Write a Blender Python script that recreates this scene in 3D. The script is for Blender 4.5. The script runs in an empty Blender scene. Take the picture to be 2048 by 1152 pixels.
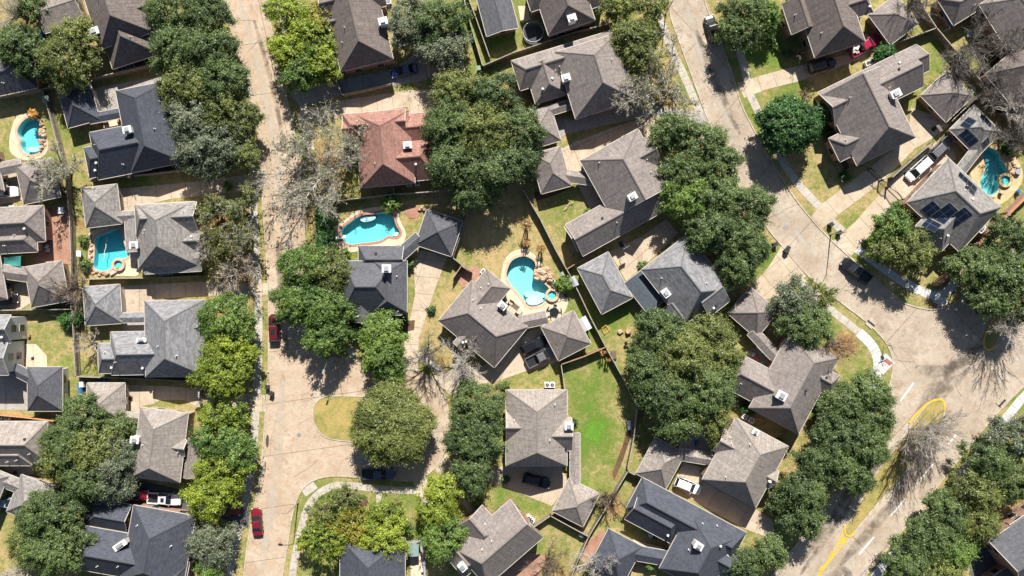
import bpy, math, random
import numpy as np
from mathutils import Vector
from mathutils.geometry import tessellate_polygon
# ------------------------------------------------------------------ world frame
S = 11.4            # photo pixels per metre on the ground
H = 149.0           # camera height
SUN_EL, SUN_AZ = math.radians(44.5), math.radians(6.0)
TAU = math.tau
scene = bpy.context.scene
COL = scene.collection
R0 = random.Random(7)

def P(px, py, z=0.0):
    """a point of the map (photo pixel) at height z"""
    k = (H - z) / H / S
    return ((px - 1024) * k, (576 - py) * k, z)
def LN(n, z=0.0):
    return n * (H - z) / H / S
def srgb(r, g, b):
    f = lambda c: (c/255/12.92) if c/255 <= .04045 else ((c/255+.055)/1.055)**2.4
    return (f(r), f(g), f(b), 1.0)

# ------------------------------------------------------------------ materials
MATS = {}
def new_mat(name):
    m = bpy.data.materials.new(name); m.use_nodes = True
    nt = m.node_tree; nt.nodes.clear()
    out = nt.nodes.new('ShaderNodeOutputMaterial')
    b = nt.nodes.new('ShaderNodeBsdfPrincipled')
    nt.links.new(b.outputs[0], out.inputs[0])
    MATS[name] = m
    return m, nt, b, out
def nd(nt, kind, **kw):
    n = nt.nodes.new(kind)
    for k, v in kw.items(): setattr(n, k, v)
    return n
def noise(nt, scale, detail=6, rough=.6, vec=None, dist=0.0):
    n = nd(nt, 'ShaderNodeTexNoise'); n.inputs['Scale'].default_value = scale
    n.inputs['Detail'].default_value = detail; n.inputs['Roughness'].default_value = rough
    n.inputs['Distortion'].default_value = dist
    if vec is not None: nt.links.new(vec, n.inputs['Vector'])
    return n.outputs['Fac']
def ramp(nt, fac, stops):
    r = nd(nt, 'ShaderNodeValToRGB'); e = r.color_ramp.elements
    while len(e) < len(stops): e.new(.5)
    for k, (p, c) in enumerate(stops):
        e[k].position = p
        e[k].color = c if hasattr(c, '__len__') else (c, c, c, 1)
    nt.links.new(fac, r.inputs[0]); return r.outputs[0]
def mix(nt, fac, a, b, mode='MIX'):
    n = nd(nt, 'ShaderNodeMix', data_type='RGBA', blend_type=mode)
    for sock, v in ((n.inputs[0], fac), (n.inputs[6], a), (n.inputs[7], b)):
        if hasattr(v, 'node'): nt.links.new(v, sock)
        elif hasattr(v, '__len__'): sock.default_value = tuple(v)[:4] if len(v) == 4 else (*v, 1)
        else: sock.default_value = v
    return n.outputs[2]
def math_(nt, op, a, b=0.0, clamp=False):
    n = nd(nt, 'ShaderNodeMath', operation=op, use_clamp=clamp)
    for k, v in ((0, a), (1, b)):
        if hasattr(v, 'node'): nt.links.new(v, n.inputs[k])
        else: n.inputs[k].default_value = v
    return n.outputs[0]
def pos(nt): return nd(nt, 'ShaderNodeNewGeometry').outputs['Position']
def attr(nt, name): return nd(nt, 'ShaderNodeAttribute', attribute_name=name)
def scaled(nt, vec, s):
    m = nd(nt, 'ShaderNodeMapping'); m.inputs['Scale'].default_value = s
    nt.links.new(vec, m.inputs[0]); return m.outputs[0]
def bump(nt, b, fac, strength, dist=.02):
    n = nd(nt, 'ShaderNodeBump'); n.inputs['Strength'].default_value = strength
    n.inputs['Distance'].default_value = dist
    nt.links.new(fac, n.inputs['Height']); nt.links.new(n.outputs[0], b.inputs['Normal'])
def plain(name, c, rough=.6, metal=0.0, var=.12, scale=2.0, coat=0.0):
    if name in MATS: return MATS[name]
    m, nt, b, _ = new_mat(name)
    f = noise(nt, scale, 5, .65, nd(nt, 'ShaderNodeTexCoord').outputs['Object'])
    c = tuple(c)[:3]
    nt.links.new(ramp(nt, f, [(.25, (*[x*(1-var) for x in c], 1)), (.75, (*[min(1, x*(1+var)) for x in c], 1))]), b.inputs['Base Color'])
    b.inputs['Roughness'].default_value = rough; b.inputs['Metallic'].default_value = metal
    if coat: b.inputs['Coat Weight'].default_value = coat; b.inputs['Coat Roughness'].default_value = .05
    return m

def concrete(name, c1, c2, stain, joints=None, streak=None):
    m, nt, b, _ = new_mat(name); p = pos(nt)
    v = scaled(nt, p, streak) if streak else p
    a = ramp(nt, noise(nt, .22, 8, .62, v, .6), [(.32, c1), (.66, c2)])
    f2 = ramp(nt, noise(nt, .7, 7, .7, p, 1.2), [(.46, 0.0), (.62, 1.0)])
    a = mix(nt, math_(nt, 'MULTIPLY', f2, .55), a, stain)
    f3 = ramp(nt, noise(nt, 6, 4, .7, p), [(.3, .80), (.7, 1.16)])
    a = mix(nt, 1.0, a, f3, 'MULTIPLY')
    f4 = ramp(nt, noise(nt, .45, 5, .6, scaled(nt, p, (1, 1, 1)), 2.2), [(.57, 1.0), (.70, .74)])
    a = mix(nt, 1.0, a, f4, 'MULTIPLY')
    nt.links.new(a, b.inputs['Base Color']); b.inputs['Roughness'].default_value = .9
    b.inputs['Specular IOR Level'].default_value = .2
    bump(nt, b, noise(nt, 14, 4, .7, p), .25, .01)
    return m

def lin(r, g, b, k=1.0):
    c = srgb(r, g, b); return (c[0]*k, c[1]*k, c[2]*k, 1)

concrete('road_warm', (.41, .315, .22, 1), (.54, .445, .34, 1), (.40, .25, .165, 1))
concrete('road_grey', (.36, .295, .225, 1), (.50, .43, .345, 1), (.34, .235, .16, 1))
concrete('drive_concrete', (.46, .37, .27, 1), (.58, .49, .375, 1), (.42, .31, .21, 1))
concrete('drive_grey', (.33, .31, .285, 1), (.42, .395, .355, 1), (.30, .26, .22, 1))
concrete('walk_concrete', (.44, .40, .34, 1), (.54, .50, .43, 1), (.34, .29, .23, 1))
concrete('walk_new', (.52, .52, .51, 1), (.60, .60, .59, 1), (.46, .46, .44, 1))
concrete('kerb_concrete', (.42, .36, .27, 1), (.56, .50, .40, 1), (.30, .23, .16, 1))
concrete('deck_tan', (.62, .50, .35, 1), (.72, .60, .45, 1), (.52, .38, .25, 1))
concrete('deck_flagstone', (.52, .36, .17, 1), (.66, .52, .32, 1), (.40, .24, .11, 1))
concrete('brick_paving', (.36, .19, .13, 1), (.46, .27, .19, 1), (.28, .15, .11, 1))
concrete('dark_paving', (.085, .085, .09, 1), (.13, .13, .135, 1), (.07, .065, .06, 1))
concrete('mulch', (.10, .06, .035, 1), (.17, .10, .06, 1), (.07, .045, .03, 1))
plain('joint_dark', (.16, .12, .085), .95, var=.35, scale=.6)
plain('tar_crack', (.20, .155, .12), .95, var=.3)
plain('tar_dark', (.07, .055, .05), .9, var=.3)
def stain_mat(name, c, amount, sc):
    m = bpy.data.materials.new(name); m.use_nodes = True; MATS[name] = m; nt = m.node_tree; nt.nodes.clear()
    out = nd(nt, 'ShaderNodeOutputMaterial'); t = nd(nt, 'ShaderNodeBsdfTransparent'); d = nd(nt, 'ShaderNodeBsdfDiffuse'); d.inputs['Color'].default_value = (*c, 1)
    uv = nd(nt, 'ShaderNodeUVMap', uv_map='slope').outputs[0]; sx = nd(nt, 'ShaderNodeSeparateXYZ'); nt.links.new(uv, sx.inputs[0])
    # fades out towards both edges of the ribbon (v runs 0..1 across it)
    v = sx.outputs[1]; e = math_(nt, 'MULTIPLY', math_(nt, 'MULTIPLY', v, math_(nt, 'SUBTRACT', 1.0, v)), 4.0)
    f = math_(nt, 'MULTIPLY', e, ramp(nt, noise(nt, sc, 6, .65, pos(nt), .5), [(.35, 0.0), (.62, amount)]))
    s = nd(nt, 'ShaderNodeMixShader'); nt.links.new(f, s.inputs[0]); nt.links.new(t.outputs[0], s.inputs[1]); nt.links.new(d.outputs[0], s.inputs[2]); nt.links.new(s.outputs[0], out.inputs[0])
stain_mat('tyre_sweep', (.12, .10, .085), .55, .5)
stain_mat('road_wear', (.62, .56, .48), .55, .35)
plain('paint_white', (.80, .80, .78), .6, var=.06)
plain('paint_yellow', (.66, .40, .04), .75, var=.28, scale=1.3)
plain('tactile_red', (.34, .12, .10), .8)
plain('trim_cream', (.50, .46, .40), .6, var=.08)
plain('trim_grey', (.34, .33, .31), .6, var=.08)
plain('white_siding', (.72, .72, .71), .6, var=.06)
plain('glass_dark', (.018, .022, .027), .08, var=.2)
plain('garage_white', (.62, .60, .55), .55, var=.05)
plain('metal_light', (.55, .56, .57), .4, .6, var=.08)
plain('metal_dark', (.05, .05, .052), .5, .3, var=.1)
plain('vent_white', (.70, .68, .64), .5, var=.08)
plain('black_plastic', (.017, .017, .019), .45, var=.2)
plain('tyre_rubber', (.016, .016, .016), .8)
plain('trunk_bark', (.13, .10, .075), .95, var=.3, scale=6)
plain('twig_grey', (.46, .42, .37), .95, var=.25, scale=3)
plain('twig_brown', (.19, .145, .105), .95, var=.25, scale=3)
plain('twig_dark', (.19, .165, .145), .95, var=.25, scale=3)
plain('terracotta', (.40, .16, .08), .8)
plain('patio_cushion', (.50, .42, .33), .9)
plain('patio_frame', (.14, .10, .075), .7)
plain('shed_metal', (.60, .62, .64), .45, .3, var=.06)
plain('shed_green', (.26, .36, .33), .5, .2, var=.1)
plain('steel_blue_roof', (.085, .125, .20), .45, .3, var=.12)
plain('sail_teal', (.03, .19, .17), .7)
plain('tarp_blue', (.02, .13, .42), .5)
plain('plaster_pool', (.74, .84, .85), .6, var=.05)
plain('coping_red', (.40, .20, .14), .8, var=.2)
plain('coping_tan', (.55, .38, .25), .8, var=.3, scale=1.5)
plain('brick_orange', (.42, .20, .11), .85, var=.25)
plain('lamp_metal', (.32, .31, .29), .5, .4)
plain('sign_red', (.55, .035, .03), .5)
plain('box_green', (.22, .30, .22), .6)
plain('palm_dead', (.34, .24, .13), .95, var=.3, scale=5)
plain('light_lens', (.70, .72, .74), .15)
plain('tail_lens', (.30, .012, .012), .25)

def rock_mat():
    m, nt, b, _ = new_mat('rock')
    p = nd(nt, 'ShaderNodeTexCoord').outputs['Object']
    oi = nd(nt, 'ShaderNodeObjectInfo').outputs['Random']
    a = ramp(nt, noise(nt, 2.2, 6, .65, p), [(.3, (.30, .16, .09, 1)), (.7, (.56, .40, .26, 1))])
    a = mix(nt, ramp(nt, oi, [(0, 0.0), (1, .55)]), a, (.60, .48, .36, 1))
    nt.links.new(a, b.inputs['Base Color']); b.inputs['Roughness'].default_value = .9
    bump(nt, b, noise(nt, 5, 5, .6, p), .6, .08)
rock_mat()

def roof_mat(name, c, streak, grain=.24, warm=None):
    """laminated shingles: random tabs, fine granules and algae stains that run down the slope"""
    m, nt, b, _ = new_mat(name)
    uv = nd(nt, 'ShaderNodeUVMap', uv_map='slope').outputs[0]
    br = nd(nt, 'ShaderNodeTexBrick'); br.offset = .37; br.squash = 1
    br.inputs['Scale'].default_value = 1; br.inputs['Mortar Size'].default_value = .006
    br.inputs['Brick Width'].default_value = .55; br.inputs['Row Height'].default_value = .26
    br.inputs['Color1'].default_value = (1-grain, 1-grain, 1-grain, 1); br.inputs['Color2'].default_value = (1+grain, 1+grain, 1+grain, 1)
    br.inputs['Mortar'].default_value = (.6, .6, .6, 1)
    nt.links.new(uv, br.inputs['Vector'])
    base = mix(nt, ramp(nt, noise(nt, .25, 4, .5, pos(nt)), [(.3, 0.0), (.7, 1.0)]), c, warm or tuple(x*1.12 for x in c[:3]))
    a = mix(nt, 1.0, base, br.outputs['Color'], 'MULTIPLY')
    g = ramp(nt, noise(nt, 9, 3, .7, pos(nt)), [(.3, .88), (.7, 1.12)])
    a = mix(nt, 1.0, a, g, 'MULTIPLY')
    s = noise(nt, 1.0, 6, .62, scaled(nt, uv, (4.5, .22, 1)), 0.0)
    s = ramp(nt, s, [(.32, 1 - streak*.9), (.62, 1.0)])
    a = mix(nt, 1.0, a, s, 'MULTIPLY')
    nt.links.new(a, b.inputs['Base Color']); b.inputs['Roughness'].default_value = .92
    b.inputs['Specular IOR Level'].default_value = .12
    return m
roof_mat('shingle_taupe', (.262, .228, .212), .38, .16)
roof_mat('shingle_brown', (.190, .160, .148), .44, .16)
roof_mat('shingle_light', (.325, .285, .255), .42, .16)
roof_mat('shingle_grey', (.250, .233, .220), .24, .26)
roof_mat('shingle_coolgrey', (.225, .222, .230), .14, .26)
roof_mat('shingle_slate', (.078, .084, .104), .16, .16)
roof_mat('shingle_charcoal', (.108, .110, .124), .18, .16)
roof_mat('shingle_red', (.325, .178, .145), .30, .2)
roof_mat('shingle_bluegrey', (.085, .10, .118), .15, .14)
CAPS = {}
for k in [k for k in MATS if k.startswith('shingle_')]:
    CAPS[k] = 'cap_' + k
base = dict(shingle_taupe=(.17,.145,.13), shingle_brown=(.14,.115,.10), shingle_light=(.22,.19,.165), shingle_grey=(.16,.15,.14),
            shingle_coolgrey=(.15,.148,.15), shingle_slate=(.055,.057,.066), shingle_charcoal=(.075,.075,.082), shingle_red=(.20,.11,.09), shingle_bluegrey=(.06,.07,.085))
for k, c in base.items(): plain('cap_' + k, c, .95, var=.2, scale=4)

def brick_mat(name, c1, c2):
    m, nt, b, _ = new_mat(name)
    tc = nd(nt, 'ShaderNodeUVMap', uv_map='slope').outputs[0]
    br = nd(nt, 'ShaderNodeTexBrick'); br.inputs['Scale'].default_value = 1
    br.inputs['Brick Width'].default_value = .21; br.inputs['Row Height'].default_value = .075; br.inputs['Mortar Size'].default_value = .008
    br.inputs['Color1'].default_value = (*c1, 1); br.inputs['Color2'].default_value = (*c2, 1); br.inputs['Mortar'].default_value = (.42, .38, .33, 1)
    nt.links.new(tc, br.inputs['Vector'])
    nt.links.new(br.outputs['Color'], b.inputs['Base Color']); b.inputs['Roughness'].default_value = .9
brick_mat('wall_brick', (.23, .095, .06), (.33, .15, .10))
brick_mat('wall_tan', (.38, .28, .20), (.47, .36, .26))
brick_mat('wall_pink', (.34, .19, .14), (.44, .27, .2))
brick_mat('wall_white', (.62, .62, .61), (.70, .70, .69))

def fence_mat(name, c1, c2):
    m, nt, b, _ = new_mat(name)
    uv = nd(nt, 'ShaderNodeUVMap', uv_map='slope').outputs[0]
    w = nd(nt, 'ShaderNodeTexWhiteNoise', noise_dimensions='1D')
    sx = nd(nt, 'ShaderNodeSeparateXYZ'); nt.links.new(uv, sx.inputs[0])
    nt.links.new(math_(nt, 'FLOOR', math_(nt, 'DIVIDE', sx.outputs[0], .14)), w.inputs['W'])
    a = ramp(nt, w.outputs['Value'], [(0, c1), (1, c2)])
    a = mix(nt, 1.0, a, ramp(nt, noise(nt, 1.4, 5, .6, pos(nt)), [(.3, .75), (.7, 1.15)]), 'MULTIPLY')
    nt.links.new(a, b.inputs['Base Color']); b.inputs['Roughness'].default_value = .9
fence_mat('fence_grey', (.20, .165, .125, 1), (.30, .25, .195, 1))
fence_mat('fence_cedar', (.40, .19, .075, 1), (.50, .26, .11, 1))
fence_mat('fence_brown', (.22, .125, .07, 1), (.32, .19, .11, 1))
plain('fence_cap_grey', (.32, .285, .235), .9, var=.25, scale=2)
plain('fence_cap_cedar', (.50, .30, .15), .9, var=.2, scale=2)
plain('fence_cap_brown', (.36, .22, .14), .9, var=.25, scale=2)

def leaf_mat(name, dark, light, trans=.36):
    m = bpy.data.materials.new(name); m.use_nodes = True; MATS[name] = m
    nt = m.node_tree; nt.nodes.clear()
    out = nd(nt, 'ShaderNodeOutputMaterial')
    t = attr(nt, 'tint').outputs['Fac']
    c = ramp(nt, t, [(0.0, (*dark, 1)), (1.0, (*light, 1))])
    d = nd(nt, 'ShaderNodeBsdfDiffuse'); tr = nd(nt, 'ShaderNodeBsdfTranslucent'); gl = nd(nt, 'ShaderNodeBsdfGlossy')
    gl.inputs['Roughness'].default_value = .45; gl.inputs['Color'].default_value = (.8, .85, .8, 1)
    nt.links.new(c, d.inputs['Color']); nt.links.new(mix(nt, 1.0, c, (1.15, 1.25, .6, 1), 'MULTIPLY'), tr.inputs['Color'])
    s = nd(nt, 'ShaderNodeMixShader'); s.inputs[0].default_value = trans
    nt.links.new(d.outputs[0], s.inputs[1]); nt.links.new(tr.outputs[0], s.inputs[2])
    s2 = nd(nt, 'ShaderNodeMixShader'); s2.inputs[0].default_value = .035
    nt.links.new(s.outputs[0], s2.inputs[1]); nt.links.new(gl.outputs[0], s2.inputs[2])
    nt.links.new(s2.outputs[0], out.inputs[0])
leaf_mat('leaf_oak', (.026, .056, .018), (.205, .275, .085))
leaf_mat('leaf_olive', (.042, .068, .018), (.320, .350, .095))
leaf_mat('leaf_greygreen', (.055, .082, .048), (.310, .340, .220))
leaf_mat('leaf_bright', (.062, .118, .014), (.450, .520, .058))
leaf_mat('leaf_green', (.036, .095, .018), (.270, .385, .078))
leaf_mat('leaf_laurel', (.010, .036, .010), (.070, .165, .035), .12)
leaf_mat('leaf_haze', (.17, .17, .10), (.42, .42, .27), .35)
leaf_mat('leaf_autumn', (.20, .12, .045), (.42, .24, .09), .35)
leaf_mat('leaf_yellow', (.14, .135, .02), (.42, .38, .05), .35)
leaf_mat('leaf_palm', (.06, .10, .03), (.30, .25, .08), .2)
leaf_mat('leaf_orange', (.35, .16, .03), (.60, .32, .08), .25)

def grass_mat():
    m, nt, b, _ = new_mat('lawn'); p = pos(nt)
    g = attr(nt, 'green').outputs['Fac']; li = attr(nt, 'litter').outputs['Fac']
    n1 = noise(nt, .16, 7, .62, p, .8); n2 = noise(nt, 1.1, 8, .72, p, .6); n3 = noise(nt, 5.5, 5, .75, p)
    v = math_(nt, 'ADD', g, math_(nt, 'MULTIPLY', math_(nt, 'SUBTRACT', n1, .5), 1.35))
    v = math_(nt, 'ADD', v, math_(nt, 'MULTIPLY', math_(nt, 'SUBTRACT', n2, .5), 1.5))
    v = math_(nt, 'ADD', v, math_(nt, 'MULTIPLY', math_(nt, 'SUBTRACT', noise(nt, 2.8, 6, .75, p, .5), .5), .7))
    c = ramp(nt, v, [(0.0, (.46, .32, .17, 1)), (.20, (.38, .30, .135, 1)), (.38, (.26, .245, .09, 1)), (.56, (.185, .215, .055, 1)), (.78, (.115, .195, .032, 1)), (1.0, (.12, .275, .034, 1))])
    lv = math_(nt, 'ADD', li, math_(nt, 'MULTIPLY', math_(nt, 'SUBTRACT', n2, .5), 1.3))
    lf = ramp(nt, lv, [(.35, 0.0), (.62, 1.0)])
    lc = ramp(nt, n3, [(.3, (.13, .075, .035, 1)), (.5, (.30, .165, .07, 1)), (.7, (.42, .27, .13, 1))])
    c = mix(nt, lf, c, lc)
    c = mix(nt, 1.0, c, ramp(nt, n3, [(.30, .58), (.70, 1.34)]), 'MULTIPLY')
    nt.links.new(c, b.inputs['Base Color']); b.inputs['Roughness'].default_value = 1.0
    b.inputs['Specular IOR Level'].default_value = .05
    bump(nt, b, n3, .5, .05)
grass_mat()

def water_mat(name, col, density, ripple=3.0, top=-.2):
    """clear water: it takes up red light with depth; glints only on its surface"""
    m = bpy.data.materials.new(name); m.use_nodes = True; MATS[name] = m
    nt = m.node_tree; nt.nodes.clear(); out = nd(nt, 'ShaderNodeOutputMaterial')
    t = nd(nt, 'ShaderNodeBsdfTransparent'); g = nd(nt, 'ShaderNodeBsdfGlossy'); g.inputs['Roughness'].default_value = .08
    p = pos(nt)
    f = noise(nt, ripple, 4, .6, p, 1.5)
    nt.links.new(ramp(nt, f, [(.35, (.86, .93, .94, 1)), (.65, (1, 1, 1, 1))]), t.inputs['Color'])
    fr = nd(nt, 'ShaderNodeFresnel'); fr.inputs['IOR'].default_value = 1.33
    bm = nd(nt, 'ShaderNodeBump'); bm.inputs['Strength'].default_value = .3; bm.inputs['Distance'].default_value = .06
    nt.links.new(noise(nt, 3.0, 3, .5, p, .8), bm.inputs['Height'])
    nt.links.new(bm.outputs[0], g.inputs['Normal']); nt.links.new(bm.outputs[0], fr.inputs['Normal'])
    sx = nd(nt, 'ShaderNodeSeparateXYZ'); nt.links.new(p, sx.inputs[0])
    k = math_(nt, 'MULTIPLY', fr.outputs[0], math_(nt, 'GREATER_THAN', sx.outputs[2], top))
    s = nd(nt, 'ShaderNodeMixShader'); nt.links.new(k, s.inputs[0])
    nt.links.new(t.outputs[0], s.inputs[1]); nt.links.new(g.outputs[0], s.inputs[2]); nt.links.new(s.outputs[0], out.inputs[0])
    v = nd(nt, 'ShaderNodeVolumeAbsorption'); v.inputs['Color'].default_value = (*col, 1); v.inputs['Density'].default_value = density
    nt.links.new(v.outputs[0], out.inputs['Volume'])
water_mat('water_turquoise', (.0, .93, .94), .38)
water_mat('water_aqua', (.0, .975, .97), .27)
water_mat('water_blue', (.0, .88, .92), .52)
water_mat('water_teal', (.0, .95, .93), .34, 1.6)
water_mat('water_spa', (.0, .90, .91), 1.9, 5.0, .4)

def solar_mat():
    m, nt, b, _ = new_mat('solar_cell')
    uv = nd(nt, 'ShaderNodeUVMap', uv_map='slope').outputs[0]
    br = nd(nt, 'ShaderNodeTexBrick'); br.offset = 0; br.inputs['Scale'].default_value = 1
    br.inputs['Brick Width'].default_value = 1.0; br.inputs['Row Height'].default_value = 1.65; br.inputs['Mortar Size'].default_value = .035
    br.inputs['Color1'].default_value = (.008, .014, .030, 1); br.inputs['Color2'].default_value = (.011, .018, .038, 1); br.inputs['Mortar'].default_value = (.10, .12, .16, 1)
    nt.links.new(uv, br.inputs['Vector']); nt.links.new(br.outputs['Color'], b.inputs['Base Color']); b.inputs['Roughness'].default_value = .18
solar_mat()

# ------------------------------------------------------------------ mesh builder
class MB:
    def __init__(s): s.v = []; s.f = []; s.m = []; s.uv = []
    def face(s, pts, mi=0, uv=None):
        n = len(s.v); s.v += [tuple(p) for p in pts]; s.f.append(tuple(range(n, n+len(pts)))); s.m.append(mi)
        if uv is None:
            # u along the first level edge, v up the slope, in metres
            a = Vector(pts[0]); nrm = Vector((0, 0, 0))
            for i in range(len(pts)):
                p, q = Vector(pts[i]), Vector(pts[(i+1) % len(pts)])
                nrm += p.cross(q)
            nrm.normalize()
            e = Vector((0, 0, 1)).cross(nrm)
            e = e.normalized() if e.length > 1e-4 else Vector((1, 0, 0))
            t = nrm.cross(e)
            uv = [(Vector(p).dot(e), Vector(p).dot(t)) for p in pts]
        s.uv += uv
    def box(s, c, d, rz=0.0, mi=0, top=None):
        """box centred at c (z = bottom), size d, turned rz"""
        cx, cy, cz = c; dx, dy, dz = d; ca, sa = math.cos(rz), math.sin(rz)
        t = top or 1.0
        q = [(-.5, -.5), (.5, -.5), (.5, .5), (-.5, .5)]
        lo = [(cx+ca*x*dx-sa*y*dy, cy+sa*x*dx+ca*y*dy, cz) for x, y in q]
        hi = [(cx+ca*x*dx*t-sa*y*dy*t, cy+sa*x*dx*t+ca*y*dy*t, cz+dz) for x, y in q]
        s.face(hi, mi); s.face(lo[::-1], mi)
        for i in range(4):
            j = (i+1) % 4; s.face([lo[i], lo[j], hi[j], hi[i]], mi)
    def prism(s, poly, z0, z1, mi=0, side=None):
        hi = [(x, y, z1) for x, y in poly]; lo = [(x, y, z0) for x, y in poly]
        s.face(hi, mi); s.face(lo[::-1], mi)
        for i in range(len(poly)):
            j = (i+1) % len(poly); s.face([lo[i], lo[j], hi[j], hi[i]], mi if side is None else side)
    def tube(s, a, b, ra, rb, n=6, mi=0, caps=True):
        a, b = Vector(a), Vector(b); d = (b-a)
        if d.length < 1e-6: return
        d.normalize(); u = d.orthogonal().normalized(); w = d.cross(u)
        A = [a + (u*math.cos(TAU*i/n)+w*math.sin(TAU*i/n))*ra for i in range(n)]
        B = [b + (u*math.cos(TAU*i/n)+w*math.sin(TAU*i/n))*rb for i in range(n)]
        for i in range(n):
            j = (i+1) % n; s.face([A[i], A[j], B[j], B[i]], mi)
        if caps: s.face(B, mi); s.face(A[::-1], mi)
    def disc(s, c, r, z, n=16, mi=0, h=0.0):
        pl = [(c[0]+r*math.cos(TAU*i/n), c[1]+r*math.sin(TAU*i/n)) for i in range(n)]
        if h: s.prism(pl, z, z+h, mi)
        else: s.face([(x, y, z) for x, y in pl], mi)
    def build(s, name, mats, parent=None, origin=None, smooth=False, merge=False):
        me = bpy.data.meshes.new(name)
        o3 = Vector(origin) if origin is not None else Vector((0, 0, 0))
        up = parent
        while up is not None:
            if '_o' in up: o3 = Vector(up['_o']); break
            up = up.parent
        me.from_pydata([tuple(Vector(p)-o3) for p in s.v], [], s.f)
        for m in (mats if isinstance(mats, (list, tuple)) else [mats]): me.materials.append(MATS[m])
        me.polygons.foreach_set('material_index', s.m)
        l = me.uv_layers.new(name='slope'); l.data.foreach_set('uv', [x for p in s.uv for x in p])
        if smooth: me.polygons.foreach_set('use_smooth', [True]*len(s.f))
        me.update()
        ob = bpy.data.objects.new(name, me); COL.objects.link(ob)
        if parent is not None: ob.parent = parent
        elif origin is not None: ob.location = o3
        return ob

def tag(o, label, cat, group=None, kind=None):
    if label: o['label'] = label
    if cat: o['category'] = cat
    if group: o['group'] = group
    if kind: o['kind'] = kind
    return o
def thing(name, label, cat, loc=(0, 0, 0), rz=0.0, group=None):
    """an Empty at the thing's base; children given in world coordinates are stored relative to it"""
    o = bpy.data.objects.new(name, None); COL.objects.link(o); o.empty_display_size = .3
    o.location = loc; o.rotation_euler = (0, 0, rz); o['_o'] = tuple(loc) if rz == 0.0 else (0, 0, 0)
    return tag(o, label, cat, group)
def struct(o): o['kind'] = 'structure'; return o
def tess(loops, z, mb, mi=0):
    """fill a polygon with holes"""
    vs = [Vector((x, y, 0)) for l in loops for x, y in l]
    for t in tessellate_polygon([[Vector((x, y, 0)) for x, y in l] for l in loops]):
        a, b, c = (vs[i] for i in t)
        if (b-a).cross(c-a).z < 0: b, c = c, b
        if abs((b-a).cross(c-a).z) < 1e-7: continue
        mb.face([(a.x, a.y, z), (b.x, b.y, z), (c.x, c.y, z)], mi, [(a.x, a.y), (b.x, b.y), (c.x, c.y)])
def px(poly): return [P(x, y)[:2] for x, y in poly]
def smooth_loop(pts, n=2):
    for _ in range(n):
        q = []
        for i in range(len(pts)):
            a, b = pts[i], pts[(i+1) % len(pts)]
            q += [(a[0]*.75+b[0]*.25, a[1]*.75+b[1]*.25), (a[0]*.25+b[0]*.75, a[1]*.25+b[1]*.75)]
        pts = q
    return pts
def smooth_line(pts, n=2):
    for _ in range(n):
        q = [pts[0]]
        for a, b in zip(pts[:-1], pts[1:]):
            q += [(a[0]*.75+b[0]*.25, a[1]*.75+b[1]*.25), (a[0]*.25+b[0]*.75, a[1]*.25+b[1]*.75)]
        pts = q + [pts[-1]]
    return pts
def inside(p, poly):
    x, y = p; r = False
    for i in range(len(poly)):
        (x1, y1), (x2, y2) = poly[i-1], poly[i]
        if (y1 > y) != (y2 > y) and x < (x2-x1)*(y-y1)/(y2-y1)+x1: r = not r
    return r
def offset_loop(pts, d):
    """outward offset (pts any orientation)"""
    ar = sum(pts[i-1][0]*pts[i][1]-pts[i][0]*pts[i-1][1] for i in range(len(pts)))
    sg = 1 if ar > 0 else -1; out = []
    n = len(pts)
    for i in range(n):
        a, b, c = Vector(pts[i-1]), Vector(pts[i]), Vector(pts[(i+1) % n])
        t = ((b-a).normalized()+(c-b).normalized())
        t = t.normalized() if t.length > 1e-5 else (c-b).normalized()
        out.append((b.x+t.y*d*sg, b.y-t.x*d*sg))
    return out
def strip(line, w, z, mb, mi=0, h=None):
    """ribbon of width w along a polyline (flat at z, or a raised kerb from 0 to h)"""
    n = len(line); L = []; Rr = []
    for i in range(n):
        a = Vector(line[max(0, i-1)]); b = Vector(line[min(n-1, i+1)])
        t = (b-a).normalized(); p = Vector(line[i])
        L.append((p.x-t.y*w/2, p.y+t.x*w/2)); Rr.append((p.x+t.y*w/2, p.y-t.x*w/2))
    for i in range(n-1):
        zt = z if h is None else h
        mb.face([(*Rr[i], zt), (*Rr[i+1], zt), (*L[i+1], zt), (*L[i], zt)], mi)
        if h is not None:
            mb.face([(*L[i], zt), (*L[i+1], zt), (*L[i+1], z), (*L[i], z)], mi)
            mb.face([(*Rr[i+1], zt), (*Rr[i], zt), (*Rr[i], z), (*Rr[i+1], z)], mi)
    if h is not None:
        for i, fl in ((0, 1), (n-1, 0)):
            q = [(*Rr[i], z), (*Rr[i], h), (*L[i], h), (*L[i], z)]
            mb.face(q if fl else q[::-1], mi)
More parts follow.
